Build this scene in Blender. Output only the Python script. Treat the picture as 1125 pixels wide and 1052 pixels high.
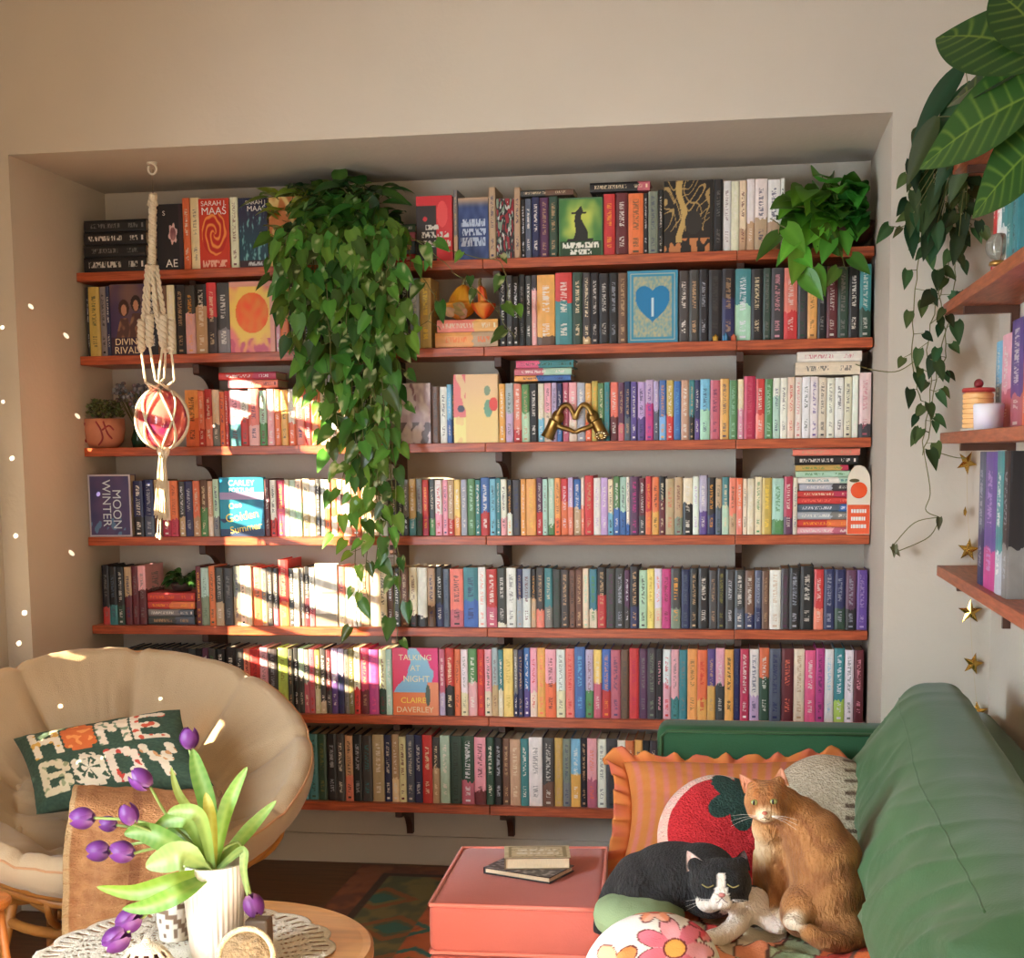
import bpy, bmesh, math, random
import numpy as np
from mathutils import Vector, Matrix, Euler, noise as mnoise
C = bpy.context.scene.collection
for o in list(bpy.data.objects): bpy.data.objects.remove(o)
rnd = random.Random(11)
R = math.radians

# ------------------------------------------------------------------ camera
CAM = np.array([1.8896, -5.1579, 1.4754]); YAW, PIT, ROL = .1652, .1203, -.0122
FOC, PPX, PPY = 1633.4, 541.75, 696.5          # a phone photograph cropped at its lower edge
_f = np.array([-math.sin(YAW)*math.cos(PIT), math.cos(YAW)*math.cos(PIT), -math.sin(PIT)])
_r0 = np.array([math.cos(YAW), math.sin(YAW), 0]); _u0 = np.cross(_r0, _f)
_r = math.cos(ROL)*_r0 + math.sin(ROL)*_u0; _u = -math.sin(ROL)*_r0 + math.cos(ROL)*_u0
def ray(x, y): return _f + _r*(x-PPX)/FOC - _u*(y-PPY)/FOC
def PY(x, y, Y):
    d = ray(x, y); return Vector(CAM + d*(Y-CAM[1])/d[1])
def PZ(x, y, Z):
    d = ray(x, y); return Vector(CAM + d*(Z-CAM[2])/d[2])
def PX(x, y, X):
    d = ray(x, y); return Vector(CAM + d*(X-CAM[0])/d[0])
cd = bpy.data.cameras.new('camera'); cam = bpy.data.objects.new('camera', cd); C.objects.link(cam)
cd.sensor_width = 36; cd.lens = FOC/1125*36
cd.shift_x = (562.5-PPX)/1125; cd.shift_y = (PPY-526)/1125
m = Matrix.Identity(4)
for i in range(3): m[i][0], m[i][1], m[i][2], m[i][3] = _r[i], _u[i], -_f[i], CAM[i]
cam.matrix_world = m
bpy.context.scene.camera = cam

# ------------------------------------------------------------------ light
sc = bpy.context.scene
sc.view_settings.view_transform = 'Standard'; sc.view_settings.look = 'None'
sc.view_settings.gamma = 1; sc.view_settings.use_curve_mapping = False
sc.view_settings.exposure = -1.15
w = bpy.data.worlds.new('world'); sc.world = w; w.use_nodes = True
w.node_tree.nodes['Background'].inputs[0].default_value = (.86, .92, 1.0, 1)
w.node_tree.nodes['Background'].inputs[1].default_value = .45
sd = bpy.data.lights.new('sun', 'SUN'); sun = bpy.data.objects.new('sun', sd); C.objects.link(sun)
sd.energy = 74; sd.color = (1.0, .78, .50); sd.angle = R(.6)
SUN = Vector((.70, .64, -.21)).normalized()
sun.rotation_euler = SUN.to_track_quat('-Z', 'Y').to_euler()
def area(name, loc, target, sx, sy, e, col):
    l = bpy.data.lights.new(name, 'AREA'); l.shape = 'RECTANGLE'; l.size = sx; l.size_y = sy; l.energy = e; l.color = col
    o = bpy.data.objects.new(name, l); C.objects.link(o); o.location = loc
    o.rotation_euler = (Vector(target)-Vector(loc)).to_track_quat('-Z', 'Y').to_euler(); return o
area('added_front_fill', (.3, -6.6, 1.2), (1.2, 0, 1.3), 2.4, 1.7, 44, (1.0, .97, .92))  # broad frontal fill added behind the camera, not a known window
sw_ = area('side_window_daylight', (-.42, -3.3, 1.3), (2.5, -.9, .75), 1.2, 1.3, 185, (.76, .89, 1.0)); sw_.data.spread = R(110)
area('added_soffit_uplight', (1.0, -2.75, .30), (.95, -.3, 2.4), .5, .5, 30, (1.0, .87, .72))  # invented fill near the floor, added to brighten the alcove soffit
area('ceiling_lamp', (1.4, -3.2, 2.85), (1.3, -1.2, .6), .9, .9, 8, (1.0, .86, .70))

# ------------------------------------------------------------------ helpers
def s2l(c):
    return tuple(((v/255)/12.92 if v/255 <= .04045 else ((v/255+.055)/1.055)**2.4) for v in c)
def tag(o, label=None, cat=None, group=None, kind=None):
    if label: o['label'] = label
    if cat: o['category'] = cat
    if group: o['group'] = group
    if kind: o['kind'] = kind
    return o
def empty(name, loc, label, cat, group=None, rz=0):
    o = bpy.data.objects.new(name, None); C.objects.link(o); o.location = loc; o.rotation_euler = (0, 0, rz)
    o.empty_display_size = .05
    return tag(o, label, cat, group)
class MB:
    def __init__(s): s.v = []; s.f = []; s.m = []; s.c = []; s.hasc = False
    def add(s, vs, fs, mi=0, cols=None):
        b = len(s.v); s.v += [tuple(p) for p in vs]; s.f += [tuple(i+b for i in f) for f in fs]
        s.m += [mi]*len(fs) if isinstance(mi, int) else list(mi)
        if cols is None: cols = [(1, 1, 1)]*len(vs)
        elif len(cols) and not hasattr(cols[0], '__len__'): cols = [cols]*len(vs); s.hasc = True
        else: s.hasc = True
        s.c += [tuple(c) for c in cols]; return s
    def box(s, x0, x1, y0, y1, z0, z1, mi=0, col=None):
        v = [(x, y, z) for z in (z0, z1) for y in (y0, y1) for x in (x0, x1)]
        return s.add(v, [(0,2,3,1),(4,5,7,6),(0,1,5,4),(2,6,7,3),(0,4,6,2),(1,3,7,5)], mi, col)
    def tube(s, pts, r, n=8, mi=0, col=None, cap=True):
        pts = [Vector(p) for p in pts]; k = len(pts)
        rr = r if hasattr(r, '__len__') else [r]*k
        t0 = (pts[1]-pts[0]).normalized(); a = t0.orthogonal().normalized(); vs = []
        for i, p in enumerate(pts):
            t = (pts[min(i+1, k-1)]-pts[max(i-1, 0)])
            if t.length < 1e-9: t = t0
            t.normalize(); a = (a - t*a.dot(t))
            if a.length < 1e-6: a = t.orthogonal()
            a.normalize(); b = t.cross(a)
            for j in range(n):
                q = 2*math.pi*j/n; vs.append(p + (a*math.cos(q)+b*math.sin(q))*rr[i])
        fs = [(i*n+j, i*n+(j+1) % n, (i+1)*n+(j+1) % n, (i+1)*n+j) for i in range(k-1) for j in range(n)]
        if cap: fs += [tuple(range(n-1, -1, -1)), tuple(range((k-1)*n, k*n))]
        return s.add(vs, fs, mi, col)
    def lathe(s, prof, n=32, c=(0, 0, 0), mi=0, col=None, fn=None):
        vs = []
        for (r, z) in prof:
            for j in range(n):
                q = 2*math.pi*j/n; rr = r*(fn(q, z) if fn else 1); vs.append((c[0]+rr*math.cos(q), c[1]+rr*math.sin(q), c[2]+z))
        k = len(prof)
        fs = [(i*n+j, i*n+(j+1) % n, (i+1)*n+(j+1) % n, (i+1)*n+j) for i in range(k-1) for j in range(n)]
        return s.add(vs, fs, mi, col)
    def grid(s, nu, nv, fn, mi=0, cfn=None, wrapu=False):
        vs = []; cs = [] if cfn else None
        for j in range(nv+1):
            for i in range(nu+(0 if wrapu else 1)):
                u, v = i/nu, j/nv; vs.append(fn(u, v))
                if cfn: cs.append(cfn(u, v))
        n = nu if wrapu else nu+1
        fs = [(j*n+i, j*n+(i+1) % n, (j+1)*n+(i+1) % n, (j+1)*n+i) for j in range(nv) for i in range(nu)]
        return s.add(vs, fs, mi, cs)
    def xform(s, M, start=0):
        for i in range(start, len(s.v)): s.v[i] = tuple(M @ Vector(s.v[i]))
        return s
    def ball(s, c, r, nu=14, nv=9, mi=0, col=None, rot=None):
        r = r if hasattr(r, '__len__') else (r, r, r); b = len(s.v)
        vs = [(0, 0, -1)]; fs = []
        for j in range(1, nv):
            p = -math.pi/2+math.pi*j/nv
            for i in range(nu):
                q = 2*math.pi*i/nu; vs.append((math.cos(p)*math.cos(q), math.cos(p)*math.sin(q), math.sin(p)))
        vs.append((0, 0, 1)); n = len(vs)
        for i in range(nu):
            fs.append((0, 1+(i+1) % nu, 1+i)); fs.append((n-1, n-1-nu+i, n-1-nu+(i+1) % nu))
        for j in range(nv-2):
            for i in range(nu): fs.append((1+j*nu+i, 1+j*nu+(i+1) % nu, 1+(j+1)*nu+(i+1) % nu, 1+(j+1)*nu+i))
        rt = rot.to_matrix() if rot is not None and hasattr(rot, 'to_matrix') else None
        out = []
        for p in vs:
            q = Vector((p[0]*r[0], p[1]*r[1], p[2]*r[2]))
            if rt is not None: q = rt @ q
            out.append(q+Vector(c))
        return s.add(out, fs, mi, col)
    def mesh(s, name, mats, smooth=False, bevel=0, seg=2):
        me = bpy.data.meshes.new(name); me.from_pydata(s.v, [], s.f)
        for mt in (mats if isinstance(mats, (list, tuple)) else [mats]): me.materials.append(mt)
        me.polygons.foreach_set('material_index', s.m)
        if s.hasc:
            a = me.color_attributes.new('col', 'FLOAT_COLOR', 'POINT')
            a.data.foreach_set('color', [x for c in s.c for x in (*c, 1)])
        if bevel:
            bm = bmesh.new(); bm.from_mesh(me)
            bmesh.ops.bevel(bm, geom=bm.edges[:], offset=bevel, segments=seg, affect='EDGES', profile=.5, clamp_overlap=True)
            bm.to_mesh(me); bm.free()
        if smooth: me.polygons.foreach_set('use_smooth', [True]*len(me.polygons))
        me.update(); return me
    def build(s, name, mats, parent=None, smooth=False, bevel=0, seg=2, loc=None):
        o = bpy.data.objects.new(name, s.mesh(name, mats, smooth, bevel, seg)); C.objects.link(o)
        if loc is not None:
            o.location = loc
        if parent is not None:
            o.parent = parent
            if loc is None:        # vertices were given in world space: bring them into the parent's space
                o.matrix_parent_inverse = Matrix.LocRotScale(parent.location, parent.rotation_euler, parent.scale).inverted()
        return o
def local(o, parent):
    o.parent = parent; return o

def _nodes(name):
    mt = bpy.data.materials.new(name); mt.use_nodes = True; nt = mt.node_tree
    return mt, nt, nt.nodes['Principled BSDF']
def N(nt, t, **k):
    n = nt.nodes.new(t)
    for a, b in k.items(): setattr(n, a, b)
    return n
def L(nt, a, b): nt.links.new(a, b)
def mat(name, col=None, rough=.6, bump=0, bscale=60, stretch=None, var=0, vscale=8, sheen=0, metal=0, trans=0, sub=0, sss=None, spec=.5, var2=None, wave=None):
    """plain or colour-attribute ('col') material with noise variation and a noise bump"""
    mt, nt, b = _nodes(name)
    b.inputs['Roughness'].default_value = rough; b.inputs['Metallic'].default_value = metal
    b.inputs['Specular IOR Level'].default_value = spec
    if sheen: b.inputs['Sheen Weight'].default_value = sheen; b.inputs['Sheen Roughness'].default_value = .4
    if trans: b.inputs['Transmission Weight'].default_value = trans
    tc = N(nt, 'ShaderNodeTexCoord'); mp = N(nt, 'ShaderNodeMapping')
    if stretch: mp.inputs['Scale'].default_value = stretch
    L(nt, tc.outputs['Object'], mp.inputs[0])
    if col is None:
        at = N(nt, 'ShaderNodeAttribute', attribute_name='col'); src = at.outputs['Color']
    else:
        rg = N(nt, 'ShaderNodeRGB'); rg.outputs[0].default_value = (*s2l(col), 1); src = rg.outputs[0]
    if var:
        nz = N(nt, 'ShaderNodeTexNoise'); nz.inputs['Scale'].default_value = vscale; nz.inputs['Detail'].default_value = 5
        L(nt, mp.outputs[0], nz.inputs['Vector'])
        mr = N(nt, 'ShaderNodeMapRange'); mr.inputs[1].default_value = .3; mr.inputs[2].default_value = .7
        mr.inputs[3].default_value = 0; mr.inputs[4].default_value = 1; L(nt, nz.outputs['Fac'], mr.inputs[0])
        mx = N(nt, 'ShaderNodeMix', data_type='RGBA')
        L(nt, mr.outputs[0], mx.inputs[0])
        if var2 is not None:
            mx.blend_type = 'MIX'; L(nt, src, mx.inputs[6]); mx.inputs[7].default_value = (*s2l(var2), 1)
        else:
            hs = N(nt, 'ShaderNodeHueSaturation'); hs.inputs['Value'].default_value = 1-var; L(nt, src, hs.inputs['Color'])
            L(nt, src, mx.inputs[6]); L(nt, hs.outputs[0], mx.inputs[7])
        src = mx.outputs[2]
    L(nt, src, b.inputs['Base Color'])
    if bump:
        n2 = N(nt, 'ShaderNodeTexNoise'); n2.inputs['Scale'].default_value = bscale; n2.inputs['Detail'].default_value = 4
        L(nt, mp.outputs[0], n2.inputs['Vector'])
        h = n2.outputs['Fac']
        if wave:
            wv = N(nt, 'ShaderNodeTexWave'); wv.inputs['Scale'].default_value = wave; wv.inputs['Distortion'].default_value = 1.5
            L(nt, mp.outputs[0], wv.inputs['Vector']); h = wv.outputs['Fac']
        bp = N(nt, 'ShaderNodeBump'); bp.inputs['Strength'].default_value = bump; bp.inputs['Distance'].default_value = .01
        L(nt, h, bp.inputs['Height']); L(nt, bp.outputs[0], b.inputs['Normal'])
    if sub:
        b.inputs['Subsurface Weight'].default_value = sub; b.inputs['Subsurface Radius'].default_value = sss or (.02, .01, .005)
        b.inputs['Subsurface Scale'].default_value = .3
    return mt
def leafmat(name, rough=.4):
    """leaf colour from the mesh plus light passing through the blade"""
    mt, nt, b = _nodes(name); out = nt.nodes['Material Output']
    at = N(nt, 'ShaderNodeAttribute', attribute_name='col'); L(nt, at.outputs['Color'], b.inputs['Base Color'])
    b.inputs['Roughness'].default_value = rough
    tr = N(nt, 'ShaderNodeBsdfTranslucent'); L(nt, at.outputs['Color'], tr.inputs[0])
    ms = N(nt, 'ShaderNodeMixShader'); ms.inputs[0].default_value = .3
    L(nt, b.outputs[0], ms.inputs[1]); L(nt, tr.outputs[0], ms.inputs[2]); L(nt, ms.outputs[0], out.inputs[0])
    return mt
def lettering(text, M, size, mt, parent, name='lettering', align='CENTER', ext=.0006, sx=1):
    cu = bpy.data.curves.new(name, 'FONT'); cu.body = text; cu.size = size; cu.align_x = align; cu.align_y = 'CENTER'; cu.extrude = ext; cu.space_line = .9
    cu.materials.append(mt)
    t = bpy.data.objects.new(name, cu); C.objects.link(t)
    me = bpy.data.meshes.new_from_object(t.evaluated_get(bpy.context.evaluated_depsgraph_get())); bpy.data.objects.remove(t)
    o = bpy.data.objects.new(name, me); C.objects.link(o); o.parent = parent
    o.matrix_parent_inverse = Matrix.LocRotScale(parent.location, parent.rotation_euler, parent.scale).inverted()
    o.matrix_basis = M @ Matrix.Diagonal((sx, 1, 1, 1)); return o
UPR = Matrix.Rotation(math.pi/2, 4, 'X')      # text standing up and facing -Y
def at_upr(x, y, z, rz=0): return Matrix.Translation((x, y, z)) @ Matrix.Rotation(rz, 4, 'Z') @ UPR
def vnoise(p, s=1.0): return mnoise.noise(Vector(p)*s)
def sm(a, b, x):
    t = min(1, max(0, (x-a)/(b-a))); return t*t*(3-2*t)
def mix(a, b, t): return tuple(x+(y-x)*t for x, y in zip(a, b))
# ------------------------------------------------------------------ the room
D, XL, XR, ZC, XW, XLW = .7143, -.3561, 2.3039, 2.4146, 2.606, -.4407
ZS = [2.1081, 1.827, 1.5143, 1.2061, .8966, .5924, .2852]; YS = -.2681
M_wall = mat('plaster_wall', (206, 195, 179), .9, bump=.12, bscale=55, var=.05, vscale=3)
M_floor = mat('oak_floor', (120, 82, 52), .5, bump=.1, bscale=30, stretch=(1, 9, 1), var=.35, vscale=5)
M_trim = mat('trim_paint', (205, 195, 180), .6)
def wall(name, *boxes, m=M_wall):
    b = MB()
    for x in boxes: b.box(*x)
    o = b.build(name, m); o['kind'] = 'structure'; return o
HZ = 3.05; BK = -7.0
wall('wall_back', (XL-.2, XR+.2, 0, .1, -.05, ZC+.1))                       # back of the alcove
wall('wall_alcove_left', (XLW-.3, XL, -D, 0.0, 0, ZC))
wall('wall_alcove_right', (XR, XW+.3, -D, 0.0, 0, ZC))
wall('wall_front', (XLW-.3, XW+.3, -D, .1, ZC, HZ))                        # soffit over the alcove
wall('wall_right', (XW, XW+.1, BK, -D, 0, HZ))
wall('floor', (XLW-.3, XW+.3, BK, .1, -.1, 0), m=M_floor)
wall('ceiling', (XLW-.3, XW+.3, BK, .1, HZ, HZ+.1))
wall('baseboard_back', (XL, XR, -.014, -.0005, 0, .105), m=M_trim)
wall('baseboard_left', (XL+.0005, XL+.014, -D, -.0145, 0, .105), m=M_trim)
# left wall with two shuttered windows (outside the frame, they let the sun in)
WIN = [(-1.36, -.805, .97, 1.97), (-1.80, -1.66, .82, .96)]
b = MB(); y0w, y1w = BK, -D
b.box(XLW-.1, XLW, WIN[0][1], y1w, 0, HZ); b.box(XLW-.1, XLW, WIN[0][0], WIN[0][1], 0, WIN[0][2]); b.box(XLW-.1, XLW, WIN[0][0], WIN[0][1], WIN[0][3], HZ)
b.box(XLW-.1, XLW, WIN[1][1], WIN[0][0], 0, HZ); b.box(XLW-.1, XLW, WIN[1][0], WIN[1][1], 0, WIN[1][2]); b.box(XLW-.1, XLW, WIN[1][0], WIN[1][1], WIN[1][3], HZ)
b.box(XLW-.1, XLW, y0w, WIN[1][0], 0, HZ)
o = b.build('wall_left', M_wall); o['kind'] = 'structure'
M_shut = mat('shutter_paint', (225, 220, 210), .5)
b = MB()
z = WIN[0][2]+.05
while z < WIN[0][3]:
    k = len(b.v); b.box(-.031, .031, WIN[0][0]+.002, WIN[0][1]-.002, -.005, .005)
    b.xform(Matrix.Translation((XLW-.05, 0, z)) @ Matrix.Rotation(R(38), 4, 'Y'), k); z += .105
b.box(XLW-.075, XLW-.025, WIN[0][0], WIN[0][0]+.03, WIN[0][2], WIN[0][3])
o = b.build('window_1', M_shut); o['kind'] = 'structure'
# ------------------------------------------------------------------ shelves
def wood(name, a, b, stretch, rough=.35):
    return mat(name, a, rough, bump=.05, bscale=40, stretch=stretch, var=.5, vscale=9, var2=b)
M_shelf = wood('stained_shelf_wood', (204, 100, 56), (140, 58, 32), (1.2, 14, 14))
M_brack = mat('dark_bracket_wood', (82, 48, 32), .5, var=.3, vscale=20)
SHN = ['top', 'second', 'third', 'fourth', 'fifth', 'sixth', 'bottom']
def bracket_mb(x, z):
    b = MB(); n = 10; t = .011; pr = [(0, 0), (-.20, 0), (-.20, -.03)]
    for i in range(n+1):
        q = i/n; pr.append((-.19+.165*math.sin(q*math.pi/2)**.8, -.035-.10*(1-math.cos(q*math.pi/2))))
    pr.append((0, -.135))
    vs = [(x+s*t, -.002+y, z+h) for s in (-1, 1) for (y, h) in pr]; k = len(pr)
    b.add(vs, [tuple(range(k-1, -1, -1)), tuple(range(k, 2*k))]+[(i, (i+1) % k, k+(i+1) % k, k+i) for i in range(k)])
    return b
BRX = [.037, .72, 1.09, 1.885]
for i, z in enumerate(ZS):
    x1 = XR-.006; x0 = XL+.002
    e = empty('wall_shelf', (.97, -.13, z-.03), f'long stained wood wall shelf, {SHN[i]} of the seven in the alcove', 'shelf', 'seven alcove shelves')
    th = .03
    b = MB(); b.box(x0, 1.055, YS, -.001, z-th, z); b.build('plank', M_shelf, e, bevel=.002)
    b = MB(); b.box(1.0565, 1.874, YS-.0015, -.001, z-th-.001, z); b.build('plank', M_shelf, e, bevel=.002)
    b = MB(); b.box(1.8755, x1, YS, -.001, z-th-.0005, z); b.build('plank', M_shelf, e, bevel=.002)
    for x in BRX: bracket_mb(x, z-th-.0015).build('bracket', M_brack, e)

# ------------------------------------------------------------------ books
PAL = dict(bk=(30, 28, 30), ch=(66, 64, 64), gy=(128, 125, 122), si=(172, 176, 188), wh=(240, 234, 224), cr=(236, 218, 182), tn=(200, 162, 120),
 br=(112, 76, 54), rd=(212, 42, 38), cm=(196, 36, 78), pk=(244, 168, 180), hp=(240, 88, 138), mg=(206, 52, 138), rs=(206, 96, 116), sa=(244, 126, 100),
 om=(240, 112, 40), am=(246, 168, 58), ye=(248, 214, 86), mu=(200, 166, 62), ol=(128, 122, 58), li=(184, 208, 66), gr=(76, 140, 74), dg=(42, 74, 56),
 mi=(176, 216, 188), te=(46, 132, 138), sk=(112, 190, 226), bl=(54, 110, 184), nv=(38, 44, 92), pu=(94, 66, 146), ll=(196, 170, 212), pl=(92, 48, 84),
 ma=(108, 32, 42), gg=(126, 140, 118), sl=(82, 96, 112))
CN = dict(bk='black', ch='charcoal', gy='grey', si='silver grey', wh='white', cr='cream', tn='tan', br='brown', rd='red', cm='crimson', pk='pale pink', hp='hot pink',
 mg='magenta', rs='rose pink', sa='salmon', om='orange', am='amber', ye='yellow', mu='mustard', ol='olive', li='lime', gr='green', dg='dark green', mi='mint', te='teal',
 sk='sky blue', bl='blue', nv='navy', pu='purple', ll='lilac', pl='plum', ma='maroon', gg='sage', sl='slate blue')
def bookmat():
    mt, nt, b = _nodes('book_cover')
    b.inputs['Roughness'].default_value = .38; b.inputs['Specular IOR Level'].default_value = .4
    A = {}
    for k in ('cola', 'colb', 'colc'): A[k] = N(nt, 'ShaderNodeAttribute', attribute_name=k)
    uv = N(nt, 'ShaderNodeUVMap', uv_map='uv'); sp = N(nt, 'ShaderNodeSeparateXYZ'); L(nt, uv.outputs[0], sp.inputs[0])
    def M(op, a, b_=None, c=None):
        n = N(nt, 'ShaderNodeMath', operation=op)
        for i, x in enumerate((a, b_, c)):
            if x is None: continue
            if isinstance(x, (int, float)): n.inputs[i].default_value = x
            else: L(nt, x, n.inputs[i])
        return n.outputs[0]
    u, v = sp.outputs[0], sp.outputs[1]
    seed, split, ink = A['cola'].outputs['Alpha'], A['colb'].outputs['Alpha'], A['colc'].outputs['Alpha']
    # a two-tone cover with a ragged boundary, then pictures as soft noise, then rows of small letters
    nz = N(nt, 'ShaderNodeTexNoise', noise_dimensions='4D'); nz.inputs['Scale'].default_value = 7; nz.inputs['Detail'].default_value = 3
    cv = N(nt, 'ShaderNodeCombineXYZ'); L(nt, M('MULTIPLY', u, .45), cv.inputs[0]); L(nt, v, cv.inputs[1])
    L(nt, cv.outputs[0], nz.inputs['Vector']); sd_ = M('MULTIPLY', seed, 57.0); L(nt, sd_, nz.inputs['W'])
    vv = M('ADD', v, M('MULTIPLY', M('SUBTRACT', nz.outputs['Fac'], .5), .22))
    low = M('LESS_THAN', vv, split)
    m1 = N(nt, 'ShaderNodeMix', data_type='RGBA'); L(nt, low, m1.inputs[0]); L(nt, A['cola'].outputs['Color'], m1.inputs[6]); L(nt, A['colb'].outputs['Color'], m1.inputs[7])
    hs = N(nt, 'ShaderNodeHueSaturation'); L(nt, m1.outputs[2], hs.inputs['Color'])
    L(nt, M('MULTIPLY_ADD', nz.outputs['Fac'], .5, .75), hs.inputs['Value'])
    lt = N(nt, 'ShaderNodeTexNoise', noise_dimensions='4D'); lt.inputs['Scale'].default_value = 1; lt.inputs['Detail'].default_value = 2
    c2 = N(nt, 'ShaderNodeCombineXYZ'); L(nt, M('MULTIPLY', u, 3.0), c2.inputs[0]); L(nt, M('MULTIPLY', v, 52), c2.inputs[1])
    L(nt, c2.outputs[0], lt.inputs['Vector']); L(nt, sd_, lt.inputs['W'])
    letters = M('MULTIPLY', M('GREATER_THAN', lt.outputs['Fac'], .5), .72)
    inb = M('MULTIPLY', M('GREATER_THAN', u, .31), M('LESS_THAN', u, .69))
    t1 = M('MULTIPLY', M('GREATER_THAN', v, M('MULTIPLY_ADD', seed, .12, .38)), M('LESS_THAN', v, M('MULTIPLY_ADD', seed, -.1, .93)))
    t2 = M('MULTIPLY', M('GREATER_THAN', v, .13), M('LESS_THAN', v, M('MULTIPLY_ADD', seed, .06, .26)))
    dot = M('MULTIPLY', M('GREATER_THAN', v, .04), M('LESS_THAN', v, .07))
    on = M('MULTIPLY', M('MULTIPLY', M('MINIMUM', M('ADD', t1, t2), 1), letters), inb)
    on = M('MAXIMUM', on, M('MULTIPLY', M('MULTIPLY', dot, M('LESS_THAN', seed, .45)), inb))
    m2 = N(nt, 'ShaderNodeMix', data_type='RGBA'); L(nt, M('MULTIPLY', on, ink), m2.inputs[0]); L(nt, hs.outputs[0], m2.inputs[6]); L(nt, A['colc'].outputs['Color'], m2.inputs[7])
    L(nt, m2.outputs[2], b.inputs['Base Color'])
    return mt
M_book = bookmat()
M_page = mat('book_pages', (228, 210, 178), .9, bump=.2, bscale=200, stretch=(6, 1, 1), var=.12, vscale=90)
def book_geo(w_, h, d, hard, r):
    """one standing book, spine to -Y, resting on z=0 and centred on x: cover wrap with a rounded spine, page block set in"""
    t = .0022 if hard else .0008; ov = .003 if hard else .0; bow = min(.004, w_*.14)
    prof = [(-w_/2, d), (-w_/2, .006), (-w_/2+.0008, bow*.5), (-w_*.25, .0), (w_*.25, .0), (w_/2-.0008, bow*.5), (w_/2, .006), (w_/2, d)]
    inn = [(w_/2-t, d), (w_/2-t, .007), (0, .004), (-w_/2+t, .007), (-w_/2+t, d)]
    P = prof+inn; k = len(P)
    vs = [(x, y, z) for z in (0, h) for (x, y) in P]
    fs = [(i, (i+1) % k, k+(i+1) % k, k+i) for i in range(k)]
    n0, n1, n2, n3 = 0, len(prof)-1, len(prof), k-1
    fs += [tuple(range(k-1, -1, -1)), tuple(range(k, 2*k))]
    mi = [0]*len(fs)
    x = w_/2-t*1.05; b = len(vs)
    vs += [(sx*x, yy, zz) for zz in (ov, h-ov-.0015) for yy in (.0075, d-ov) for sx in (-1, 1)]
    fs += [(b, b+2, b+3, b+1), (b+4, b+5, b+7, b+6), (b, b+1, b+5, b+4), (b+2, b+6, b+7, b+3), (b, b+4, b+6, b+2), (b+1, b+3, b+7, b+5)]
    mi += [1]*6
    return vs, fs, mi
def book_mesh(parts):
    """parts: (verts, faces, mats, cola, colb, colc, w, h, seed, split, ink) with verts already placed; uv by the book's own width and height"""
    V, F, MI, UV, CA, CB, CC = [], [], [], [], [], [], []
    for (vs, loc, fs, mi, ca, cb, cc, w_, h, seed, split, ink, flip) in parts:
        b = len(V); V += [tuple(p) for p in vs]
        for f, k in zip(fs, mi):
            F.append(tuple(i+b for i in f)); MI.append(k)
            for i in f:
                x, y, z = loc[i]; front = y < .0062
                u_ = min(1, max(0, x/w_+.5)) if front else 0.02
                UV.append((u_, min(1, max(0, (1-z/h) if flip else z/h))))
                CA.append((*ca, seed)); CB.append((*cb, split)); CC.append((*cc, ink))
    me = bpy.data.meshes.new('book'); me.from_pydata(V, [], F); me.materials.append(M_book); me.materials.append(M_page)
    me.polygons.foreach_set('material_index', MI)
    ul = me.uv_layers.new(name='uv'); ul.data.foreach_set('uv', [x for p in UV for x in p])
    for nm, arr in (('cola', CA), ('colb', CB), ('colc', CC)):
        a = me.color_attributes.new(nm, 'FLOAT_COLOR', 'CORNER'); a.data.foreach_set('color', [x for p in arr for x in p])
    me.update(); return me
def jit(c, r, k=.10):
    g = .2126*c[0]+.7152*c[1]+.0722*c[2]; c = tuple(v+(g-v)*.16+.004 for v in c)
    return tuple(min(.88, max(.006, v*(1+r.uniform(-k, k)))) for v in c)
DARK = set('bk ch nv pl ma dg br pu sl bl te cm rd gy ol gr mg'.split())
def ink_for(c, r, ink=None):
    if ink: return s2l(PAL[ink])
    if c in DARK: return s2l(r.choice([PAL['wh'], PAL['cr'], PAL['wh'], PAL['tn'], PAL['am'], (235, 235, 240)]))
    return s2l(r.choice([PAL['bk'], PAL['nv'], PAL['wh'], PAL['ma'], PAL['dg'], PAL['wh']]))
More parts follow.
